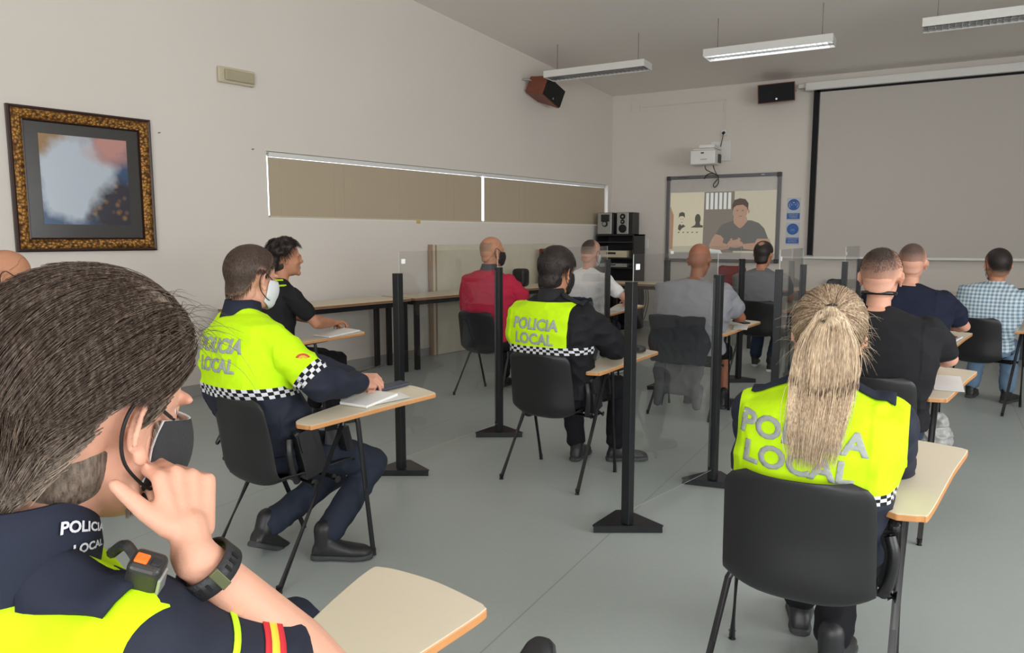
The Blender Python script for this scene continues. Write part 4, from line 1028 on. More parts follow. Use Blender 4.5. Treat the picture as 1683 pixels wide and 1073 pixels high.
def hivis_fields(P, band_z, bh, sleeveR, sleeveL, neckz, cell=.020, seam=.88):
    """sleeveX: None = dark sleeve, else metres down the arm where the band starts"""
    me = P.top.data; yl, bu, bv = [], [], []
    def arm(co, S, E, W_):
        best = None; acc = 0
        for a, b_ in ((S, E), (E, W_)):
            d = b_ - a; L = d.length; q = max(0, min(1, (co - a).dot(d) / (L * L))); dist = (co - (a + d * q)).length
            if best is None or dist < best[0]: best = (dist, acc + q * L, a + d * q, d.normalized())
            acc += L
        return best
    for v in me.vertices:
        co = v.co; y_ = 1.0; u_ = co.x; vv = (band_z - co.z) / bh
        val = co.z - band_z
        isarm = False; zone = s_ = 0
        for s, S, E, W_, sl in ((1, P.SR, P.ER, P.WR, sleeveR), (-1, P.SL, P.EL, P.WL, sleeveL)):
            dist, along, c, ax = arm(co, S, E, W_)
            if s * (co.x - P.neck.x) > P.sw * .86 and dist < .105 or (dist < .085 and along > .16):
                isarm = True
                if sl is None: val = min(val, P.sw * seam - s * (co.x - P.neck.x)) if along < .16 else -.02; vv = -5
                else:
                    val = sl - along; vv = (along - sl) / bh
                    r = co - c; r = r - ax * r.dot(ax); e1 = V((0, 1, 0)) - ax * ax.y; e1.normalize(); e2 = ax.cross(e1); u_ = math.atan2(r.dot(e2), r.dot(e1)) * .07
        if not isarm:
            c = P.spine(max(0, min(1, (co.z - .45) / max(.1, P.neck.z - .45)))); u_ = math.atan2(co.x - c.x, -(co.y - c.y)) * .19
        elif sleeveR is None or sleeveL is None:
            pass
        for s, S, sl in ((1, P.SR, sleeveR), (-1, P.SL, sleeveL)):
            if sl is None and not isarm: val = min(val, P.sw * seam - s * (co.x - P.neck.x))
        if co.z > P.neck.z - .10: val = min(val, (co - P.neck - V((0, .02, 0))).length - .088, neckz - co.z)
        yl.append(val); bu.append(u_ / cell); bv.append(vv)
    fattr(me, 'yel', yl); fattr(me, 'bu', bu); fattr(me, 'bv', bv)
def project_text(P, lines, size, lead, cx_, ztop, mat_, parent, bold, target=None, dirv=V((0, 1, 0)), name='back_lettering', origin_y=-1.0, off=.0032, tilt=0.0, track=1.0):
    """lettering laid on the cloth of the back; local -y side"""
    src = target or P.top; vs = [v.co.copy() for v in src.data.vertices]; bv = BVHTree.FromPolygons(vs, [p.vertices[:] for p in src.data.polygons])
    for i, ln in enumerate(lines):
        me = text_mesh(ln, size, 'CENTER', bold); b = bmesh.new(); b.from_mesh(me)
        bmesh.ops.triangulate(b, faces=b.faces)
        for _ in range(3):
            ed = [e for e in b.edges if e.calc_length() > .012]
            if ed: bmesh.ops.subdivide_edges(b, edges=ed, cuts=1); bmesh.ops.triangulate(b, faces=[f for f in b.faces if len(f.verts) > 3])
        ok = True
        for v in b.verts:
            xx, zz = v.co.x * track, v.co.y - i * lead
            xr, zr = xx * math.cos(tilt) - zz * math.sin(tilt), xx * math.sin(tilt) + zz * math.cos(tilt)
            o_ = V((cx_ + xr, origin_y, ztop - size * .72 + zr)); hit = bv.ray_cast(o_, dirv)
            if hit[0] is not None: v.co = hit[0] - dirv * off
            else: v.co = o_ + dirv * (abs(origin_y) - .1)
        me2 = bpy.data.meshes.new(name); b.to_mesh(me2); b.free(); bpy.data.meshes.remove(me)
        ob = link(name, me2, mat_, parent, smooth=False)
        sd = ob.modifiers.new('s', 'SOLIDIFY'); sd.thickness = .0012; sd.offset = 0

T_BLACKC = mat('black_collar_cloth', hx(24, 24, 28), .85)
M_STRAP = mat('black_elastic', (.01, .01, .011), .6); M_MASKW = mat('white_mask_cloth', hx(214, 216, 220), .85)
def face_mask(P, mt, lining=None, ear_r=True):
    """cup over nose and chin with ear loops"""
    M = P.M; bm = bmesh.new(); NU, NV = 20, 14; g = []
    for j in range(NV + 1):
        row = []
        for i in range(NU + 1):
            q = j / NV; az_ = -1 + 2 * i / NU; az = R(64 * az_ * (1 - .12 * abs(q - .45)))
            el = R(-17 + 4 * (1 - abs(az_)) - 46 * q + 4 * abs(az_) * (q - .2)); d = V((math.sin(az) * math.cos(el), math.cos(az) * math.cos(el), math.sin(el)))
            r0 = head_r(d) + .004 + .022 * math.cos(az) ** 6 * math.sin(math.pi * min(1, .18 + q * .8)) + .004 * math.cos(az)
            row.append(bm.verts.new(M @ (HC + d * r0)))
        g.append(row)
    for j in range(NV):
        for i in range(NU): bm.faces.new((g[j][i], g[j][i + 1], g[j + 1][i + 1], g[j + 1][i]))
    o = obj('face_mask', bm, [lining or mt, mt], P.root, smooth=True); s = o.modifiers.new('s', 'SOLIDIFY'); s.thickness = .003; s.offset = 1
    if lining: s.material_offset = 1; s.use_rim = True; s.material_offset_rim = 0; s.thickness = .004
    for sd_ in (-1, 1):
        bm = bmesh.new()
        pts = [(sd_ * .066, .045, .002), (sd_ * .076, .02, .014), (sd_ * .083, -.008, .030), (sd_ * .083, -.024, .016), (sd_ * .079, -.026, -.012), (sd_ * .073, -.012, -.042), (sd_ * .067, .02, -.068), (sd_ * .058, .045, -.078)]
        tube(bm, [M @ p for p in smooth_path(pts, 5)], .0022, 6); obj('ear_loop', bm, M_STRAP if mt is not M_MASKW or True else mt, o, smooth=True)
    return o

# ------------------------------------------------------------------ clear divider screens
def divider(p1, p2, label, h=1.24, top=1.37, foot=(R(29), R(29))):
    p1 = V((p1[0], p1[1], 0)); p2 = V((p2[0], p2[1], 0)); c = (p1 + p2) / 2; d = p2 - p1; L = d.length
    t = thing('divider_screen', label, 'divider', c, math.atan2(d.y, d.x), 'clear divider screens on black posts')
    for s in (-1, 1):
        bm = bmesh.new(); box(bm, (s * L / 2, 0, h / 2 + .02), (.045, .045, h - .04)); o = bevel(obj('post', bm, M_POST, t), .002)
        bm = bmesh.new(); box(bm, (s * (L / 2 - .026), .012, h / 2 + .05), (.006, .006, h - .14)); obj('clamp_strip', bm, M_GREYMET, o)
        bm = bmesh.new(); Qf = Matrix.Rotation(foot[0 if s < 0 else 1] - math.atan2(d.y, d.x), 4, 'Z'); Tf = Matrix.Translation((s * L / 2, 0, 0)) @ Qf
        prism(bm, [(-.175, -.030), (.175, -.030), (.175, -.018), (.03, .19), (-.03, .19), (-.175, -.018)], .032, .036)
        box(bm, (0, -.030, .018), (.34, .004, .034))
        for q in (-1, 1):
            v0 = V((q * .175, -.018, 0)); v1 = V((q * .03, .19, 0)); mid_ = (v0 + v1) / 2; an = math.atan2((v1 - v0).y, (v1 - v0).x)
            box(bm, (mid_.x, mid_.y, .020), ((v1 - v0).length - .03, .004, .030), Matrix.Rotation(an, 3, 'Z'))
        bmesh.ops.transform(bm, matrix=Tf, verts=bm.verts)
        obj('foot', bm, M_POST, t)
    bm = bmesh.new(); box(bm, (0, .0, (top + .10) / 2), (L - .03, .004, top - .10)); o = obj('clear_panel', bm, [M_ACRYL, M_AEDGE], t)
    for p in o.data.polygons: p.material_index = 0 if abs(p.normal.y) > .9 else 1
    bm = bmesh.new(); box(bm, (-L / 2 + .05, -.003, top - .06), (.035, .001, .028)); obj('sticker', bm, M_PAPER, t)
    return t
divider((-2.77, 3.54), (-2.69, 4.60), 'clear divider screen between the officer writing at left and the left wall tables')
divider((-1.24, 3.38), (-1.04, 4.26), 'clear divider screen standing in the middle of the room, nearest the camera', foot=(R(29), R(8)))
divider((-2.70, 5.72), (-2.74, 6.80), 'clear divider screen between the man in red and the man in white')
divider((-0.86, 5.13), (-0.86, 6.20), 'clear divider screen left of the man in navy, in the right aisle')
divider((-2.16, 6.85), (-1.62, 7.55), 'clear divider screen set slanting beyond the man in light grey')
divider((-0.64, 7.06), (-0.60, 8.06), 'clear divider screen farthest along the right aisle, near the front table')

# ------------------------------------------------------------------ the people, from the back row forward
def gear_belt(P, kind):
    """duty belt pieces carried on the right hip"""
    t = P.root; K = Matrix.Rotation(R(14), 3, 'X')
    bm = bmesh.new(); S = []
    c = P.spine(.20); NB = 40
    ring = lambda dz, ex: [bm.verts.new((c.x + (.192 + ex) * math.cos(2 * math.pi * i / NB), c.y + (.150 + ex) * math.sin(2 * math.pi * i / NB), c.z + dz)) for i in range(NB)]
    rs = [ring(-.025, .012), ring(-.025, .018), ring(.025, .018), ring(.025, .012)]
    for a_, b_2 in zip(rs, rs[1:]):
        for i in range(NB): bm.faces.new((a_[i], a_[(i + 1) % NB], b_2[(i + 1) % NB], b_2[i]))
    belt = obj('duty_belt', bm, M_GEAR, t, smooth=True)
    bm = bmesh.new(); box(bm, (.225, .01, .535), (.055, .11, .20), K); box(bm, (.235, -.02, .60), (.05, .07, .09), K); capsule(bm, (.24, -.055, .63), .019, (.235, -.015, .57), .017, 10)
    o = obj('holster', bm, M_GEAR, belt); bevel(o, .014, 3); 
    bm = bmesh.new(); tube(bm, [(.215, .13, .55), (.225, .135, .66)], .030, 14); tube(bm, [(.215, .13, .655), (.22, .13, .675)], .031, 14); box(bm, (.225, .20, .56), (.05, .04, .11), K)
    auto(obj('pouch', bm, M_GEAR, belt))
    bm = bmesh.new(); tube(bm, smooth_path([(.23, -.09, .62), (.245, -.10, .56), (.235, -.08, .47), (.22, -.05, .42)]), .016, 10); auto(obj('baton', bm, M_GEAR, belt))
    if kind == 'gloves':
        for k, (x, y, z, a) in enumerate([(-.235, -.09, .60, 30), (-.235, -.06, .52, 10), (-.23, -.03, .455, -10)]):
            bm = bmesh.new(); ellipsoid(bm, (x, y, z), (.028, .05, .035)); capsule(bm, (x, y - .02, z - .01), .014, (x - .005, y - .06, z - .07), .011, 8); capsule(bm, (x, y + .01, z - .01), .014, (x - .005, y - .01, z - .09), .011, 8)
            me = remeshed(bm, .006, 3); link('glove', me, M_GEAR, belt)
    if kind == 'bag':
        bm = bmesh.new(); ellipsoid(bm, (-.245, .02, .50), (.055, .10, .12)); ellipsoid(bm, (-.24, .05, .40), (.04, .06, .07)); me = remeshed(bm, .010, 4); wrinkle(me, .006, 16); link('pouch_bag', me, M_GEAR, belt)
def epaulettes(P, sides=(1, -1), mt=M_NAVYF):
    vs = [v.co.copy() for v in P.top.data.vertices]; bv = BVHTree.FromPolygons(vs, [p.vertices[:] for p in P.top.data.polygons])
    for s in sides:
        bm = bmesh.new(); n = 12; rows = []
        a0 = P.neck + V((s * .075, -.01, 0)); a1 = (P.SR if s > 0 else P.SL) + V((s * .02, .0, 0))
        for i in range(n + 1):
            p = a0.lerp(a1, i / n); w_ = .030 if i < n - 1 else .03; w_ = .012 + (w_ - .012) * min(1, i / 2.0); row = []
            for j in range(5):
                q = V((p.x, p.y + w_ * (j - 2) / 2.0, 2.0)); h = bv.ray_cast(q, V((0, 0, -1))); row.append(bm.verts.new(h[0] + V((0, 0, .004)) if h[0] is not None else q - V((0, 0, 1))))
            rows.append(row)
        for i in range(n):
            for j in range(4): bm.faces.new((rows[i][j], rows[i][j + 1], rows[i + 1][j + 1], rows[i + 1][j]))
        o = obj('epaulette', bm, mt, P.root, smooth=True); sd = o.modifiers.new('s', 'SOLIDIFY'); sd.thickness = .006; sd.offset = 1
def hair(P, th, mt, **kw):
    bm, fd = hair_cap(P.M, th, **kw); o = obj('hair', bm, mt, P.root, smooth=True); fattr(o.data, 'fade', fd); fattr(o.data, 'hc', [.3] * len(fd)); return o
BACKFLOW = lambda p: V((p.x * 4, -.9, -1.0)) if p.y < .03 else V((p.x * 3, .6 if p.z > .09 else -.2, -.5))
CROWN = V((0, -.045, .13))
def crownflow(p):
    d = p - CROWN; d = d.normalized() if d.length > .01 else V((0, 1, 0)); return d + V((0, 0, -.35))
def shorthair(P, mt, n, L, lift, th, r0=.0007, **kw):
    tb = kw.get('table', HAIRLINE)
    data = short_strands(P.M, n, L, lift, crownflow, table=tb, r0=r0, base=th * .6, segs=3); o = strands_obj('hair_strands', data, mt, P.hair)
H_BROWN = hair_mat('hair_dark_brown', hx(38, 30, 26), hx(84, 68, 56), hx(214, 160, 136)); H_BLACK = hair_mat('hair_black', hx(14, 13, 14), hx(44, 40, 40), hx(190, 134, 104))
H_FUZZ = hair_mat('hair_fuzz_grey', hx(132, 104, 86), hx(158, 124, 102), hx(190, 134, 104), .6); H_FUZZD = hair_mat('hair_fuzz_dark', hx(44, 36, 34), hx(70, 58, 52), hx(214, 160, 136), .6)
H_FUZZB = hair_mat('hair_fuzz_light', hx(120, 98, 88), hx(150, 122, 108), hx(204, 150, 128), .6)
H_FUZZB2 = hair_mat('hair_fuzz_mid', hx(74, 60, 54), hx(104, 86, 76), hx(214, 160, 136), .6)
T_GREY = mat('light_grey_tshirt', hx(142, 142, 148), .85, var=.05, scale=90, spec=.2); T_MGREY = mat('grey_tshirt', hx(116, 117, 120), .85, var=.06, scale=90, spec=.2)
T_WHITE = mat('white_tshirt', hx(246, 244, 244), .85, var=.03, spec=.2); T_BLACK = mat('black_tshirt', hx(34, 34, 37), .85, var=.06, scale=90, spec=.2); T_NAVY = mat('navy_tshirt', hx(32, 36, 54), .85, var=.06, scale=90, spec=.2)
T_RED = mat('raspberry_polo', hx(178, 40, 66), .85, var=.06, scale=40, spec=.2); T_GCOL = mat('charcoal_collar', hx(62, 62, 70), .85)
def plaid_mat():
    mt, nt, b = nt_new('blue_check_shirt'); tc = node(nt, 'ShaderNodeTexCoord'); sp = node(nt, 'ShaderNodeSeparateXYZ'); lk(nt, tc.outputs['Object'], sp.inputs[0]); cur = None
    for ax, ph in (('X', 0), ('Z', 0)):
        m_ = node(nt, 'ShaderNodeMath', operation='WRAP'); lk(nt, sp.outputs[ax], m_.inputs[0]); m_.inputs[1].default_value = 0; m_.inputs[2].default_value = .030
        g = node(nt, 'ShaderNodeMath', operation='GREATER_THAN'); g.inputs[1].default_value = .015; lk(nt, m_.outputs[0], g.inputs[0])
        if cur is None: cur = g.outputs[0]
        else:
            a = node(nt, 'ShaderNodeMath', operation='ADD'); lk(nt, cur, a.inputs[0]); lk(nt, g.outputs[0], a.inputs[1]); h = node(nt, 'ShaderNodeMath', operation='MULTIPLY'); h.inputs[1].default_value = .5; lk(nt, a.outputs[0], h.inputs[0]); cur = h.outputs[0]
    mx = node(nt, 'ShaderNodeMixRGB'); mx.inputs[1].default_value = rgba(hx(208, 220, 226)); mx.inputs[2].default_value = rgba(hx(108, 138, 160)); lk(nt, cur, mx.inputs[0]); lk(nt, mx.outputs[0], b.inputs['Base Color']); b.inputs['Roughness'].default_value = .85; return mt
M_PLAID = plaid_mat()

# --- officer with a ponytail (front right)
chair(-.285, 2.365, 0, 'black chair with writing tablet under the officer with the blonde ponytail')
P = person('seated officer with long blonde ponytail in a yellow and navy police jacket', -.285, 2.365, 0, k=.845, skin=SK_FAIR, N=(.03, .0), head=(-8, -12, 2), sw=.178, bulk=1.10, top='jacket', topmat=M_HIVIS, sleeve='long',
           handR=(.08, .42, .80), handL=(-.06, .40, .70), elbR=(.55, -.5, -.7), elbL=(-.55, -.5, -.7), collar=(M_NAVYF, .050, .066), trousers=M_BLACKTR, footR=(.07, .20, .09), footL=(-.06, .44, .09), voxel=.006)
hivis_fields(P, .745, .030, None, None, 1.06, seam=1.30)
project_text(P, ['POLICIA', 'LOCAL'], .084, .078, -.01, .928, M_WALLREFL, P.root, .0032, track=1.14, tilt=R(-4.5))
epaulettes(P); gear_belt(P, 'radio')
H_BLOND = hair_mat('hair_blonde', hx(120, 92, 70), hx(246, 222, 190)); GT = [(0, .085), (40, .08), (55, .04), (68, -.01), (80, -.03), (95, -.035), (110, -.04), (125, -.055), (140, -.07), (180, -.075)]
P.hair = hair(P, .010, H_BLOND, table=GT)
TIE = V((.0, -.118, .055)); random.seed(11)
def to_tie_paths(M, n):
    ps, cs = [], []
    while len(ps) < n:
        u = random.uniform(-1, 1); a = random.uniform(0, 2 * math.pi); s = math.sqrt(1 - u * u); d = V((s * math.cos(a), s * math.sin(a), u)); p = HC + d * head_r(d)
        if p.z < hairline(p, GT) - .002: continue
        dt = (TIE - HC).normalized(); path = []; off0 = random.uniform(.008, .016); wob = random.uniform(-1, 1)
        for k in range(9):
            q = k / 8; dd = d.slerp(dt, q) if d.angle(dt) < 3.1 else d; r = head_r(dd); sag = math.sin(math.pi * q) * .006
            ax = d.cross(dt); ax = ax.normalized() if ax.length > 1e-4 else V((1, 0, 0))
            path.append(M @ (HC + dd * (r + off0 + sag) + ax * wob * .008 * math.sin(math.pi * q)))
        ps.append(path); cs.append(max(0, min(1, random.gauss(.28, .22))))
    return ps, cs
data = ([], [], []); ps, cs = to_tie_paths(P.M, 2600); strands(data, ps, .0010, cs)
tie = P.M @ TIE; ps, cs = [], []; nJ = len(P.top.data.vertices); bvJ = BVHTree.FromPolygons([v.co.copy() for v in P.top.data.vertices] + [v.co.copy() for v in P.collar.data.vertices], [p.vertices[:] for p in P.top.data.polygons] + [tuple(nJ + i for i in p.vertices) for p in P.collar.data.polygons])
yb_ = []
for k in range(60):
    z = tie.z + .05 - .55 * k / 59; hs_ = [bvJ.ray_cast(V((x, -1, z)), V((0, 1, 0))) for x in (tie.x - .05, tie.x, tie.x + .05)]; hs_ = [h[0].y for h in hs_ if h[0] is not None]
    yb_.append(min(hs_) if hs_ else tie.y - .01)
yb_ = [min(a, tie.y - .01) for a in yb_]
for _ in range(30): yb_ = [min(yb_[i], (yb_[max(i - 1, 0)] + yb_[i] + yb_[min(i + 1, 59)]) / 3 + .0) if False else (yb_[max(i - 1, 0)] + yb_[i] + yb_[min(i + 1, 59)]) / 3 for i in range(60)]
def yback(z):
    f = max(0, min(58.999, (tie.z + .05 - z) / .55 * 59)); i = int(f); return yb_[i] * (1 - f + i) + yb_[i + 1] * (f - i)
for k in range(4200):
    a = random.uniform(0, 2 * math.pi); rr = math.sqrt(random.random()); L = random.uniform(.25, .35) + (.07 if random.random() < .3 else 0); x_ = math.cos(a) * rr; y_ = math.sin(a) * rr
    side = x_ * .092 + random.gauss(0, .007); path = []; st = tie + P.M.to_3x3() @ V((x_ * .018, -.004, y_ * .016)); w1 = random.gauss(0, .006); w2 = random.uniform(0, 6)
    for j in range(12):
        q = j / 11; sp_ = 1 - (1 - q) ** 2.6
        x = st.x + (side - .002) * sp_ * (1.0 if q < .25 else 1 - .50 * (q - .25) / .75) - .018 * q * q + w1 * math.sin(q * 7 + w2) * q
        z = st.z + .020 * math.sin(min(1, q * 6) * math.pi) * (1 - rr * .3) - L * q
        y = st.y - .040 * min(1, q * 4) * (1.2 - .4 * q) - .020 * y_ * min(1, q * 3) - .010 * math.cos(x_ * 1.5) * min(1, q * 3)
        y = min(y, yback(z) - .010 - .012 * rr - .020 * max(0, -y_) * (1 - q))
        path.append(V((x, y, z)))
    for _ in range(3):
        for j in range(2, 11): path[j].y = (path[j - 1].y + path[j].y * 2 + path[j + 1].y) / 4 - .0006
    ps.append(path); cs.append(max(0, min(1, .60 + .45 * noise.noise(V((x_ * 6, y_ * 6, 3))) + random.gauss(0, .14))))
strands(data, ps, .0011, cs)
# fly-away hairs
ps, cs = [], []
for k in range(90):
    s = random.choice((-1, 1)); p0_ = P.M @ V((s * random.uniform(.06, .085), random.uniform(-.08, .02), random.uniform(-.04, .09))); dr = V((s * random.uniform(.2, 1), random.uniform(-.5, .2), random.uniform(-1, .5))).normalized(); L = random.uniform(.02, .07)
    ps.append([p0_ + dr * L * q + V((0, 0, -.03 * q * q)) for q in (0, .3, .6, 1)]); cs.append(.6)
strands(data, ps, .0005, cs)
strands_obj('ponytail', data, H_BLOND, P.hair)
bm = bmesh.new(); tube(bm, [tie + P.M.to_3x3() @ V((.02 * math.cos(a * R(20)), .0 + .0, .018 * math.sin(a * R(20)))) for a in range(19)], .005, 8); obj('hair_tie', bm, M_STRAP, P.hair, smooth=True)

# --- officer writing (left)
B_ = (-2.46, 2.33, 10)
chair(*B_, 'black chair with writing tablet under the short-haired officer writing at left')
P = person('seated officer with short dark hair writing, yellow and navy police jacket, white mask', -2.505, 2.31, 10, k=1.03, skin=SK_FAIR, N=(-.11, -.08), head=(-6, -8, 2), sw=.188, bulk=1.06, top='jacket', topmat=M_HIVIS, sleeve='long',
           handR=(.27, .28, .80), handL=(.12, .36, .80), elbR=(1.0, -.6, -.7), elbL=(-.9, -.1, -.7), handdirR=(-.45, .8, -.12), handdirL=(.75, .45, -.05), palmR=(-.75, -.2, -.75), palmL=(.4, .5, -.8), curlR=[.5, .75, .85, .9], curlL=[.7, .8, .85, .9],
           collar=(M_NAVYF, .060, .074), trousers=M_TROUS, footR=(.16, .12, .09), footL=(-.10, -.02, .12), shoeR=(.75, .65, 0), shoeL=(-.35, .9, 0), footpitch=(0, R(-28)), voxel=.0045)
hivis_fields(P, .83, .046, .215, .215, 1.20, cell=.022)
project_text(P, ['POLICIA', 'LOCAL'], .080, .082, -.045, 1.035, M_WALLREFL, P.root, .0030, track=.95)
gear_belt(P, 'gloves')
P.hair = hair(P, .012, H_BROWN, fade=(.005, .035)); shorthair(P, H_BROWN, 6000, .014, .006, .012)
face_mask(P, M_MASKW)
# sleeve badge
vs = [v.co.copy() for v in P.top.data.vertices]; bvB = BVHTree.FromPolygons(vs, [p.vertices[:] for p in P.top.data.polygons]); cB = P.SR.lerp(P.ER, .40)
for nm, w0, w1, c_ in (('badge_outer', .016, .024, hx(196, 70, 40)), ('badge_inner', .006, .0145, hx(220, 160, 60))):
    bm = bmesh.new(); rows = []
    for k in range(15):
        a = R(20 + 140 * k / 14); row = []
        for rr in (w0, w1):
            q = cB + V((.3, rr * math.cos(a) * 1.2, rr * math.sin(a) + .0)); h = bvB.ray_cast(q, V((-1, 0, 0))); row.append(bm.verts.new(h[0] + V((.002, 0, 0)) if h[0] is not None else q))
        rows.append(row)
    for a_, b_2 in zip(rows, rows[1:]): bm.faces.new((a_[0], a_[1], b_2[1], b_2[0]))
    o = obj('sleeve_' + nm, bm, mat(nm, c_, .7), P.root); o.modifiers.new('s', 'SOLIDIFY').thickness = .002
def on_tab(ch, lx, ly, dz=0.0):
    """world point and rotation on the tablet of chair (x,y,h)"""
    x, y, h = ch; a = R(h); return V((x + lx * math.cos(a) + ly * math.sin(a), y - lx * math.sin(a) + ly * math.cos(a), tab_z(ly) + dz + .003))
def flat_thing(name, ch, lx, ly, rz, w_, d_, hh, m_, label, cat, dz=0.0, bev=.002, group=None):
    p = on_tab(ch, lx, ly, dz); bm = bmesh.new(); box(bm, (0, 0, hh / 2), (w_, d_, hh)); o = bevel(obj(name, bm, m_), min(bev, hh * .4)); o.location = p; o.rotation_euler = (R(4.86), 0, -R(ch[2]) + R(rz)); prop(o, label, cat, group); return o
flat_thing('notebook', B_, .245, .27, 8, .16, .21, .012, M_PAPER, 'open white notebook under the hand of the writing officer at left', 'notebook')
flat_thing('paper_sheet', B_, .30, .33, -20, .13, .17, .001, M_PAPER, 'white paper partly under the notebook of the writing officer', 'paper')
flat_thing('phone', B_, .17, .47, -12, .085, .155, .014, mat('dark_blue_case', hx(52, 60, 76), .4), 'dark blue phone case at the far edge of the writing officer\'s tablet', 'phone', bev=.005)
bm = bmesh.new(); pw = P.root.matrix_basis @ (P.WR + V((-.10, .03, .030))); tube(bm, [pw, pw + V((.10, .10, .035))], .0045, 10); tube(bm, [pw + V((-.012, -.012, -.004)), pw], [.001, .0045], 8); prop(obj('pen', bm, mat('black_pen', (.012, .012, .013), .3)), 'black pen held by the writing officer at left', 'pen')

# --- officer in the middle
C_ = (-1.91, 3.98, 3)
chair(*C_, 'black chair with writing tablet under the dark-haired officer in the middle')
P = person('seated officer with thick black hair, yellow and black police jacket, black mask', *C_, k=1.0, skin=SK_MID, N=(.0, -.10), head=(10, -10, 0), sw=.205, bulk=1.12, top='jacket', topmat=M_HIVISB, sleeve='long',
           handR=(.20, .30, .80), handL=(-.14, .34, .64), elbR=(1.0, -.5, -.5), elbL=(-1, -.4, -.4), collar=(T_BLACKC, .055, .072), trousers=M_BLACKTR, footR=(.16, .48, .09), footL=(-.06, .36, .09), shoeR=(.8, .6, 0), kneepole=(.35, 1, .8))
hivis_fields(P, .835, .042, None, .20, 1.085, cell=.022)
project_text(P, ['POLICIA', 'LOCAL'], .086, .082, -.02, .995, M_WALLREFL, P.root, .0032, track=.93, tilt=R(-2))
epaulettes(P, (1,), T_BLACKC); gear_belt(P, 'bag')
HB = [(0, .075), (40, .07), (60, .045), (75, .02), (88, -.005), (96, .012), (108, .012), (122, -.045), (140, -.085), (180, -.098)]
P.hair = hair(P, .016, H_BLACK, table=HB, bumpy=.15); shorthair(P, H_BLACK, 4500, .03, .008, .016, table=HB, r0=.0009); face_mask(P, M_STRAP)
o = flat_thing('wallet_case', C_, .22, .33, 10, .16, .20, .045, M_BLACKPL, 'black zipped case on the tablet of the officer in the middle', 'case', bev=.018)
o = flat_thing('glasses_case', C_, .31, .45, -30, .14, .06, .04, M_BLACKPL, 'small black case at the far tip of the middle officer\'s tablet', 'case', bev=.016)

# --- man in the red polo
chair(-3.50, 5.85, 6, 'black chair without tablet under the man in the red polo shirt', tablet=False)
P = person('seated bald man in a raspberry red polo shirt with charcoal collar, black mask', -3.50, 5.85, 6, k=1.07, skin=SK_MID, N=(.02, -.06), lean=.02, head=(22, 0, 0), sw=.205, bulk=1.22, top='polo', topmat=T_RED, handR=(.26, .30, .78), handL=(-.05, .35, .76), elbR=(1, -.3, -.5), trousers=M_BLACKTR, collar=(T_GCOL, .045, .070))
P.hair = hair(P, .0015, H_FUZZ, fade=(-.02, .09), table=HAIRLINE, balding=lambda p: p.z > .075); face_mask(P, M_STRAP)
# --- man in white
chair(-3.06, 7.00, 4, 'chair draped with a dark blue denim jacket, under the man in white', tablet=True)
E_ = (-3.06, 7.00, 4)
P = person('seated man in a white t-shirt with a faded short haircut', *E_, k=1.05, skin=SK_FAIR, N=(.02, .0), head=(8, -4, 4), sw=.195, bulk=1.08, topmat=T_WHITE, handR=(.30, .36, .79), handL=(-.10, .38, .70), elbR=(1, -.6, -.5), trousers=M_JEANS, voxel=.008, sole=M_WSOLE)
P.hair = hair(P, .006, H_FUZZD, fade=(-.03, .10)); face_mask(P, M_MASKW)
# --- man in light grey
F_ = (-1.69, 6.02, 4)
chair(*F_, 'chair draped with a navy padded jacket, under the bald man in light grey')
P = person('seated bald broad man in a light grey t-shirt and black shorts', *F_, k=1.02, skin=SK_DARK, N=(.03, .02), head=(0, -14, 0), sw=.225, bulk=1.3, topmat=T_GREY, handR=(.23, .36, .80), handL=(-.08, .40, .76), elbR=(1, -.6, -.6), elbL=(-1, -.4, -.5), trousers=M_BLACKTR, shorts=True, footR=(.20, .30, .09), voxel=.008)
# --- man in mid grey
G_ = (-1.55, 8.25, 2)
chair(*G_, 'black chair under the dark-haired man in a mid-grey t-shirt, near the whiteboard')
P = person('seated dark-haired man with a thin crown in a mid-grey t-shirt', *G_, k=1.02, skin=SK_MID, N=(.0, -.08), head=(6, -10, 0), sw=.215, bulk=1.2, topmat=T_MGREY, handR=(.22, .38, None), trousers=M_JEANS, footR=(.10, .10, .09), voxel=.009, sole=M_WSOLE)
P.hair = hair(P, .012, H_BLACK, table=HB, balding=lambda p: (p - V((0, -.085, .095))).length < .026)
# --- man in black (right)
I_ = (-.205, 4.13, 3)
chair(*I_, 'black chair with writing tablet under the man in the black t-shirt')
P = person('seated man in a black t-shirt with faded crew cut and black neck strap', *I_, k=1.0, skin=SK_FAIR, N=(.0, -.08), head=(2, -5, 0), sw=.215, bulk=1.18, topmat=T_BLACK, handR=(.25, .38, .80), handL=(-.10, .36, .70), elbR=(1, -.6, -.5), trousers=M_JEANS, voxel=.007)
P.hair = hair(P, .007, H_FUZZD, fade=(-.03, .125)); shorthair(P, H_FUZZD, 2500, .010, .006, .006, r0=.0006, table=[(0, .088), (35, .085), (55, .065), (90, .05), (180, .02)])
bm = bmesh.new(); NB = 30; rings = []
for dz in (-.008, .008):
    rings.append([P.M @ V((.072 * math.sin(R(-105 + 210 * i / NB)), -.028 - .066 * math.cos(R(-105 + 210 * i / NB)), -.070 + dz)) for i in range(NB + 1)])
va = [[bm.verts.new(p) for p in r_] for r_ in rings]
for i in range(NB): bm.faces.new((va[0][i], va[0][i + 1], va[1][i + 1], va[1][i]))
o = obj('mask_strap', bm, mat('glossy_black_strap', (.01, .01, .01), .2), P.root, smooth=True); o.modifiers.new('s', 'SOLIDIFY').thickness = .003
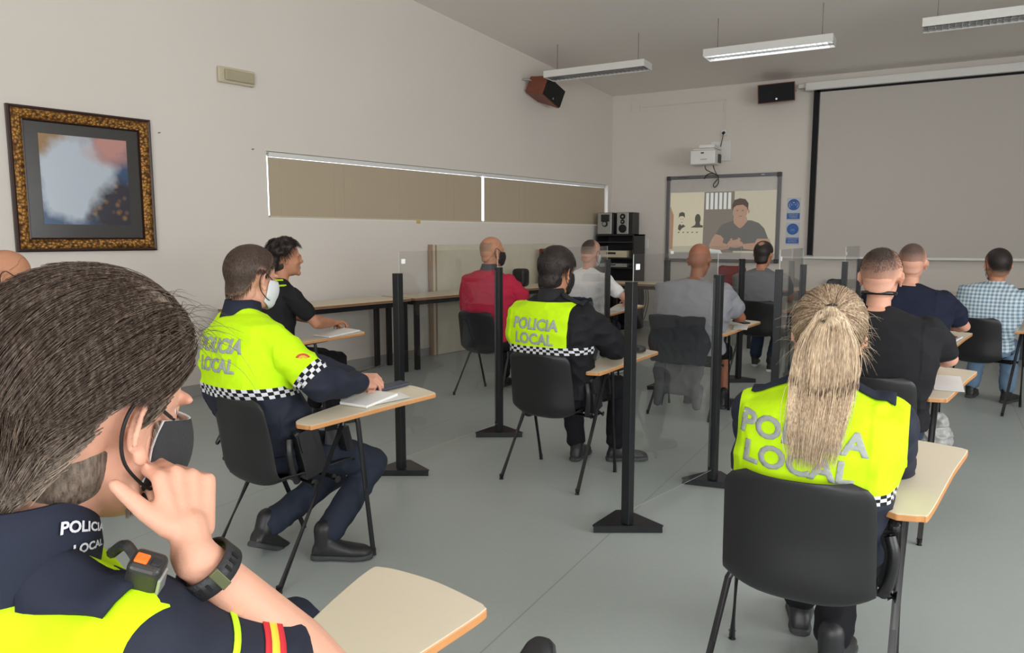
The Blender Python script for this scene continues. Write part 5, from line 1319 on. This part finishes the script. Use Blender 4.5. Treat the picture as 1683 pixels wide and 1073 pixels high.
# --- man in navy
J_ = (-.15, 5.98, 3)
chair(*J_, 'black chair with writing tablet under the man in the navy t-shirt')
P = person('seated close-cropped man in a navy blue t-shirt, right of the crew-cut man', *J_, k=1.02, skin=SK_FAIR, N=(.04, -.02), head=(-4, -8, 0), sw=.215, bulk=1.22, topmat=T_NAVY, handR=(.27, .36, .80), handL=(-.05, .36, .74), elbR=(1, -.6, -.5), trousers=M_JEANS, voxel=.008)
P.hair = hair(P, .003, H_FUZZB2, fade=(-.01, .13))
# --- man in the checked shirt
K_ = (.42, 7.42, 18)
chair(*K_, 'black chair under the man in the blue checked shirt, farthest right')
P = person('seated man with short dark hair in a light blue checked shirt, farthest right', *K_, k=.94, skin=SK_MID, N=(.10, -.08), head=(-30, -2, 0), sw=.205, bulk=1.12, top='shirt', sleeve='long', topmat=M_PLAID, handR=(.30, .30, .80), handL=(-.16, .36, .66), elbR=(1, -.8, -.5), elbL=(-1, -.5, -.3), trousers=M_LJEANS, voxel=.009, footL=(-.16, .40, .09), collar=(M_PLAID, .025, .066))
P.hair = hair(P, .009, H_BLACK, fade=(0, .05)); face_mask(P, M_MASKW)
# --- young officer by the wall
Y_ = (-4.26, 3.96, 18)
chair(*Y_, 'chair with writing tablet by the left wall, under the curly-haired officer in black')
P = person('seated curly-haired officer in black with small yellow shoulder marks, by the left wall', *Y_, k=1.07, skin=SK_MID, N=(.06, .02), head=(20, 0, 0), sw=.185, topmat=T_BLACK, handR=(.20, .36, .80), handL=(.06, .42, .80), elbR=(1, -.4, -.6), trousers=M_BLACKTR)
P.hair = hair(P, .018, H_BLACK, table=HB, bumpy=1.3); shorthair(P, H_BLACK, 1800, .03, .02, .018, r0=.0010, table=HB)
for q, dz in ((.12, 0), (.42, 0)):
    a = P.spine(.93).lerp(P.SR, q + .35) + V((0, -.035, .072 - q * .06)); bm = bmesh.new(); box(bm, a, (.016, .06, .006), Matrix.Rotation(R(25), 3, 'Y')); obj('shoulder_mark', bm, mat('yellow_mark', hx(196, 240, 30), .7), P.root)
# --- bald man at the left edge
Z_ = (-4.12, 2.02, 20)
chair(*Z_, 'chair at the far left under the bald masked man, hidden behind the grey-haired officer', tablet=False)
P = person('seated bald man with a black mask at the far left below the gilt picture', *Z_, k=1.0, skin=SK_MID, N=(.0, -.02), head=(10, -6, 0), topmat=T_BLACK, trousers=M_BLACKTR)
P.hair = hair(P, .001, H_FUZZ, fade=(-.04, .12), balding=lambda p: p.z > .06); face_mask(P, M_STRAP)

# ------------------------------------------------------------------ the near officer, chin on his hand
M1 = (-1.14, .655, 0)
o1 = V((M1[0], M1[1], 0))
chair(*M1, 'chair with writing tablet in the left foreground, under the grey-haired officer')
def L1(x, y, z): return V((x, y, z)) - o1
W1 = L1(-.720, .532, 1.090); E1 = L1(-.665, .68, .87)
RTh = V((.872, .489, 0)); FWh = V((-.489, .872, 0)); Zu = V((0, 0, 1))
TV1 = -RTh * .66 + Zu * .68 - FWh * .05
P = person('officer with swept grey-brown hair resting chin on hand, yellow police jersey, left foreground', *M1, k=1.0, skin=SK_FAIR, N=(.24, -.235), head=(-4, -12, 4), sw=.18, bulk=1.06, slr=1.0, top='polo', topmat=M_HIVIS,
           handR=tuple(W1), SRpos=tuple(L1(-.735, .45, 1.02)), ERpos=tuple(L1(-.66, .69, .86)), handL=(-.22, .30, .60), handdirR=tuple(-RTh * .30 + Zu * .78 + FWh * .5), palmR=tuple(-RTh * .75 + FWh * .65 + Zu * .1), thumbR=tuple(TV1), thumbvecR=tuple(TV1), hand_s=1.0, curlR=[.9, 1.0, 1.1, 1.1],
           hpos=tuple(L1(-.878, .526, 1.240)), shu=.885, trousers=M_NAVYF, footR=(.17, 1.05, .165), footL=(-.12, .44, .13), shoeR=(.05, 1, 0), footpitch=(R(34), 0), thigh=.50, kneepole=(0, .6, 1), voxel=.0038)
hivis_fields(P, .70, .03, None, None, 1.3, seam=1.2)
epaulettes(P, (1,))
# collar standing up with lettering
Nc = P.neck; NB = 48; bm = bmesh.new()
def col_pt(a, v, off=0.0):
    """a angle from the front (deg, + to the right), v 0..1 height"""
    r = .074 + .020 * (1 - v) + off; lean_ = V((.02 * v, .015 * v, 0))
    drop = .055 * max(0, math.cos(R(a))) ** 1.5 * v
    return Nc + V((r * math.sin(R(a)), r * 1.03 * math.cos(R(a)), -.035 + .095 * v - drop)) + lean_
rows = [[bm.verts.new(col_pt(25 + 310 * i / NB, v, o_)) for i in range(NB + 1)] for v, o_ in ((0, .002), (.35, .004), (.7, .002), (1, 0), (1, -.006), (.4, -.008))]
for a_, b_2 in zip(rows, rows[1:]):
    for i in range(NB): bm.faces.new((a_[i], a_[i + 1], b_2[i + 1], b_2[i]))
col_o = obj('collar', bm, M_NAVYF, P.root, smooth=True)
for ln, sz, vz, ac in (('POLICIA', .019, .66, 66), ('LOCAL', .016, .38, 62)):
    me = text_mesh(ln, sz, 'CENTER', .0006); b = bmesh.new(); b.from_mesh(me)
    for v in b.verts:
        x_, z_ = v.co.x, v.co.y; v.co = col_pt(ac - math.degrees(x_ / .086), vz + z_ / .095, .0052)
    me2 = bpy.data.meshes.new('collar_lettering'); b.to_mesh(me2); b.free(); link('collar_lettering', me2, mat('pale_grey_print', hx(204, 206, 212), .6), col_o, smooth=False)
# hair: volume cap and long strands swept back, greyer towards the sides
H_GREY = hair_mat('hair_grey_brown', hx(54, 42, 34), hx(152, 138, 124), hx(210, 156, 132), .45)
MT1 = [(0, .080), (35, .075), (55, .050), (70, .030), (80, .000), (88, .034), (106, .034), (114, -.005), (128, -.040), (150, -.075), (180, -.095)]
def th1(p): return .010 + .018 * max(0, min(1, (p.z + .02) / .12))
P.hair = hair(P, .03, H_GREY, table=MT1, thick_fn=th1, bumpy=.35, soft=.03); random.seed(21)
def flow1(p): return V((p.x * 5, -1.0, .25 if p.y > .05 else -.55 - .5 * (p.y < -.06))) + V((0, 0, -.4 if p.z < .03 else 0))
def greyness(p): return max(0, min(1, random.gauss(.02 + .55 * max(0, min(1, (.045 - p.z) / .07)), .13)))
strands_obj('swept_hair', short_strands(P.M, 9000, lambda p: .07 + .05 * max(0, min(1, (p.z) / .1)), .010, flow1, table=MT1, col=greyness, r0=.0009, segs=8, cut=.006, jitter=.09, base_fn=lambda p: th1(p) * random.uniform(.75, 1.08)), H_GREY, P.hair)
# loose hairs over the forehead and crown
ps, cs = [], []
for k in range(160):
    a = R(random.uniform(-100, 100)); d = V((math.sin(a) * .5, math.cos(a) * .7, random.uniform(.3, 1))).normalized(); p0_ = HC + d * (head_r(d) + .03); dr = V((random.uniform(-.5, .5), random.uniform(-.6, .8), random.uniform(.0, .6))).normalized(); L = random.uniform(.02, .06)
    ps.append([P.M @ (p0_ + dr * L * q + V((0, .02 * q * q, -.03 * q * q))) for q in (0, .25, .5, .75, 1)]); cs.append(.3)
for z0_, L in ((.04, .10), (.0, .09)):
    p0_ = V((.03, .10, .085 - z0_ * .5)); ps.append([P.M @ (p0_ + V((.01 * q, L * q, .012 * math.sin(q * 2.6) - .05 * q * q))) for q in [i / 10 for i in range(11)]]); cs.append(.6)
data = ([], [], []); strands(data, ps, .00045, cs); strands_obj('loose_hair', data, H_GREY, P.hair)
# stubble beard
ps, cs = [], []
while len(ps) < 5200:
    az = R(random.uniform(20, 96)) * random.choice((1, 1, 1, -1)); el = R(random.uniform(-75, 12)); d = V((math.sin(az) * math.cos(el), math.cos(az) * math.cos(el), math.sin(el)))
    p = HC + d * head_r(d)
    if p.z > .0 or p.z < -.100 or p.y < .022 or (p.z > -.05 and p.y > .075): continue
    f = V((0, .1, -1)); q = p - HC; n_ = q.normalized(); ps.append([P.M @ p, P.M @ (p + n_ * .0022 + f * .003), P.M @ (p + n_ * .003 + f * .007)]); cs.append(random.uniform(.5, 1))
data = ([], [], []); strands(data, ps, .0004, cs); strands_obj('beard_stubble', data, H_GREY, P.root)
face_mask(P, mat('charcoal_mask_shell', hx(48, 48, 50), .85, bump=.3, bscale=300), M_MASKW)
# watch
wd_ = (P.ER - P.WR).normalized(); wc = P.WR + wd_ * .028; xa, ya = frame_for(wd_); bm = bmesh.new(); rings = []
for h_, r_ in ((-.0115, .0335), (-.0115, .0372), (.0115, .0392), (.0115, .0355)):
    rings.append([bm.verts.new(wc + wd_ * h_ + xa * r_ * math.cos(2 * math.pi * i / 40) + ya * r_ * .96 * math.sin(2 * math.pi * i / 40)) for i in range(40)])
for i in range(4):
    for k in range(40): bm.faces.new((rings[i][k], rings[i][(k + 1) % 40], rings[(i + 1) % 4][(k + 1) % 40], rings[(i + 1) % 4][k]))
wt = obj('sports_watch', bm, mat('black_rubber', (.02, .02, .022), .55, bump=.2, bscale=300), None, smooth=True); wt.location = o1; prop(wt, 'black rubber-strapped sports watch on the right wrist of the foreground officer', 'watch')
camdir = (EYE - (o1 + wc)); camdir = (camdir - wd_ * camdir.dot(wd_)).normalized(); sdv = wd_.cross(camdir)
bm = bmesh.new(); Q = Matrix((sdv, wd_, camdir)).transposed(); box(bm, wc + camdir * .0385 - sdv * .0, (.012, .026, .004), Q); o = obj('buckle', bm, mat('olive_steel', hx(96, 100, 70), .35, metal=.6), wt); bevel(o, .001)
for k in range(-3, 4):
    if k == 0: continue
    a = k * .24 + (.14 if k > 0 else -.14); dd = camdir * math.cos(a) + sdv * math.sin(a); tt = sdv * math.cos(a) - camdir * math.sin(a); bm = bmesh.new(); box(bm, wc + dd * .0382, (.0035, .010, .0012), Matrix((tt, wd_, dd)).transposed()); obj('strap_hole', bm, mat('strap_hole_black', (.002, .002, .002), .9), wt)
# shoulder-mounted microphone with an orange button
pm_ = EYE + (RT * ((238 - 841.5) / F_PX) - UP * ((950 - 536.5) / F_PX) + FW) * .80 - o1
Qm = Matrix.Rotation(R(28), 3, 'Z') @ Matrix.Rotation(R(22), 3, 'X') @ Matrix.Rotation(R(22), 3, 'Y')
bm = bmesh.new(); box(bm, (0, 0, 0), (.036, .030, .062)); mic = bevel(obj('shoulder_microphone', bm, mat('dark_grey_radio', hx(44, 42, 42), .4)), .008, 4); mic.location = pm_ + o1; mic.rotation_euler = Qm.to_euler(); prop(mic, 'small dark shoulder microphone with an orange button on the foreground officer\'s chest', 'microphone')
bm = bmesh.new(); box(bm, (-.006, -.002, .0315), (.014, .012, .004)); bevel(obj('orange_button', bm, mat('orange_rubber', hx(240, 110, 30), .4), mic), .0015)
bm = bmesh.new(); box(bm, (.009, -.002, .0315), (.010, .010, .003)); bevel(obj('black_button', bm, M_GEAR, mic), .0015)
bm = bmesh.new(); box(bm, (.0185, -.004, -.004), (.004, .020, .046)); bevel(obj('side_plate', bm, M_SILVER, mic), .0015)
bm = bmesh.new(); tube(bm, smooth_path([(-.015, .018, .0), (-.035, .03, .005), (-.05, .035, -.02)]), .006, 8); obj('clip', bm, M_GEAR, mic)
# sleeve flag and fluorescent strip, wrapped on the sleeve
bvM = BVHTree.FromPolygons([v.co.copy() for v in P.top.data.vertices], [p.vertices[:] for p in P.top.data.polygons])
def sleeve_strip(name, al0, al1, a0, a1, m_, out=.0025):
    ax = (P.ER - P.SR).normalized(); e1, e2 = frame_for(ax); up_ = (Zu - ax * Zu.dot(ax)).normalized(); sd2 = ax.cross(up_); bm = bmesh.new(); rows = []
    for i in range(13):
        a = R(a0 + (a1 - a0) * i / 12); d = up_ * math.cos(a) + sd2 * math.sin(a); row = []
        for al in (al0, (al0 + al1) / 2, al1):
            c = P.SR + ax * al; h = bvM.ray_cast(c + d * .2, -d); row.append(bm.verts.new((h[0] if h[0] is not None else c + d * .07) + d * out))
        rows.append(row)
    for p_, q_ in zip(rows, rows[1:]):
        for j in range(2): bm.faces.new((p_[j], p_[j + 1], q_[j + 1], q_[j]))
    o = obj(name, bm, m_, P.root, smooth=True); o.modifiers.new('s', 'SOLIDIFY').thickness = .0015
FR_, FY_ = mat('flag_red', hx(200, 40, 50), .8), mat('flag_yellow', hx(240, 200, 60), .8)
for side in (1, -1):
    sleeve_strip('flag_stripe', .135, .143, side * 5, side * 130, FR_); sleeve_strip('flag_stripe', .143, .153, side * 5, side * 130, FY_); sleeve_strip('flag_stripe', .153, .161, side * 5, side * 130, FR_)
    sleeve_strip('sleeve_piping', .095, .103, side * 5, side * 100, mat('yellow_mark', hx(196, 240, 30), .7))
print('M1 proj check', [tuple(round(q, 2) for q in (P.ER + o1)), tuple(round(q, 2) for q in (P.WR + o1)), tuple(round(q, 2) for q in (P.SR + o1)), tuple(round(q, 2) for q in (P.KR + o1))])

# ------------------------------------------------------------------ clothes hung on chairs, papers, bottle, spare chairs
def draped(ch, name, label, m_, z0=.40, z1=.83, wd=.23, thick=.03, amp=.012, seed=1.0, z_tail=None, cat='jacket'):
    """a garment folded over the chair back"""
    bm = bmesh.new(); N_ = 16; NU = 20
    for face in (0,):
        S = []
        zb = z0
        for i in range(N_ + 1):
            q = i / N_; z = zb + (z1 - zb) * q; y = -.235 - .06 * (z - .45) / .34 if z > .45 else -.235 - .01
            w_ = wd * (1 + .06 * math.sin(q * 7 + seed)); th_ = thick * (1.25 - .3 * q)
            S.append((V((.01 * math.sin(q * 5 + seed), y - .012, z)), V((1, 0, 0)), V((0, 1, 0)), w_, th_, 3.0))
        loft(bm, S, 30)
        if z_tail is not None:
            for s in (-1, 1): capsule(bm, (s * wd * .75, -.25, z0 + .05), .055, (s * wd * .82, -.27, z_tail), .03, 10)
    me = remeshed(bm, .010, 6); wrinkle(me, amp, 14, seed, (1, 1, .7)); o = link(name, me, m_); o.location = (ch[0], ch[1], 0); o.rotation_euler = (0, 0, -R(ch[2])); prop(o, label, cat); return o
M_DENIM = mat('dark_denim', hx(36, 50, 70), .9, var=.12, scale=60); M_PUFF = mat('navy_padded_nylon', hx(24, 28, 42), .75, var=.06, spec=.2); M_GREYJ = mat('dark_grey_lining', hx(92, 92, 94), .9, var=.06)
draped(E_, 'denim_jacket', 'dark blue denim jacket hung over the chair of the man in white', M_DENIM, .36, .86, .225, .035, .012, 2, .30)
draped(F_, 'padded_jacket', 'navy padded jacket hung over the chair of the man in light grey', M_PUFF, .46, .83, .235, .052, .012, 5, None)
o = draped(F_, 'grey_coat', 'dark grey coat hanging low under the navy padded jacket', M_GREYJ, .20, .47, .20, .018, .006, 9, .12, 'coat')
bm = bmesh.new(); tube(bm, [(-.10, -.275, .44), (-.105, -.282, .20), (-.12, -.285, .10)], .003, 6); c_ = obj('drawstring', bm, M_STRAP, o)
flat_thing('paper_sheet', F_, .36, .18, 12, .11, .15, .002, M_PAPER, 'white paper at the tablet edge of the man in light grey', 'paper')
flat_thing('phone', F_, .30, .40, 60, .07, .14, .012, M_BLACKPL, 'black phone on the tablet of the man in light grey', 'phone')
flat_thing('paper_sheet', F_, .26, .40, 20, .15, .20, .0015, M_PAPER, 'white sheet under the phone of the man in light grey', 'paper')
flat_thing('paper_sheet', I_, .31, .19, 5, .13, .30, .002, M_PAPER, 'long white sheet on the tablet of the man in black', 'paper')
flat_thing('notebook', J_, .28, .20, -15, .15, .20, .012, M_PAPER, 'white notebook on the tablet of the man in navy', 'notebook')
flat_thing('phone', J_, .27, .24, 50, .07, .14, .012, M_RED, 'dark red phone on the notebook of the man in navy', 'phone', dz=.013)
flat_thing('paper_sheet', Y_, .28, .36, 5, .20, .28, .012, M_PAPER, 'stack of white papers before the curly-haired officer by the wall', 'paper')
flat_thing('paper_sheet', K_, .28, .30, 5, .20, .28, .002, M_PAPER, 'white sheet on the tablet of the man in the checked shirt', 'paper')
flat_thing('paper_sheet', E_, .28, .20, 5, .16, .22, .004, M_PAPER, 'white papers on the tablet of the man in white', 'paper')
# bottle
pb = on_tab(F_, .235, .50); t = thing('drink_bottle', 'small green drink bottle with a white cap on the light grey man\'s tablet', 'bottle', pb)
prof = [(0, .0), (.030, .0), (.033, .006), (.033, .05), (.030, .07), (.033, .09), (.032, .12), (.024, .145), (.013, .165), (.012, .178)]
bm = bmesh.new(); tube(bm, [(0, 0, z) for r, z in prof[1:]], [r for r, z in prof[1:]], 20); obj('bottle_body', bm, mat('lime_drink', hx(160, 205, 90), .15, var=.05), t, smooth=True)
bm = bmesh.new(); tube(bm, [(0, 0, .176), (0, 0, .202)], .0145, 18); auto(obj('cap', bm, M_WHITEPL, t))
bm = bmesh.new(); tube(bm, [(0, 0, .055), (0, 0, .085)], .0335, 20, cap=False); obj('wrap_label', bm, mat('pale_green_label', hx(205, 220, 160), .5), t, smooth=True)
# spare chairs by the front wall
def spare(x, y, h, m_, lab, frame=M_BLACKMET, sc=(1, 1, 1)):
    t = thing('shell_chair', lab, 'chair', (x, y, 0), -R(h)); t.scale = sc; o = obj('seat_shell', shell_mesh(), m_, t, smooth=True); sd = o.modifiers.new('s', 'SOLIDIFY'); sd.thickness = .008; sd.offset = -1
    for sx in (-1, 1):
        for y0_, y1_ in ((-.23, -.03), (.25, .07)):
            bm = bmesh.new(); tube(bm, [(sx * .25, y0_, .0), (sx * .20, y1_, .40), (sx * .18, y1_, .415)], .0115, 10); auto(obj('leg', bm, frame, t))
    bm = bmesh.new(); box(bm, (0, .02, .412), (.38, .14, .02)); obj('seat_frame', bm, frame, t)
spare(-2.57, 11.05, 180, M_RED, 'dark red shell chair standing behind the table below the whiteboard', sc=(1.05, 1, 1.30))
spare(-1.05, 11.15, 180, M_BLACKPL, 'empty black shell chair behind the front table, below the corner of the big screen', sc=(1.05, 1, 1.09))
spare(.86, 9.30, 160, M_BLACKPL, 'empty black shell chair with grey legs right of the man in the checked shirt', M_SILVER, sc=(1, 1, 1.14))
# crumpled plastic bag beside the black-shirted man's chair
bm = bmesh.new(); ellipsoid(bm, (0, 0, .11), (.09, .12, .11)); ellipsoid(bm, (.01, .02, .20), (.05, .06, .07)); me = remeshed(bm, .008, 2); wrinkle(me, .022, 22, 3)
o = link('plastic_bag', me, mat('crumpled_pale_plastic', hx(170, 170, 168), .3, var=.1, bump=.4, bscale=40)); o.location = (.10, 5.62, .002); prop(o, 'crumpled pale plastic bag on the floor by the chair of the man in black', 'bag')
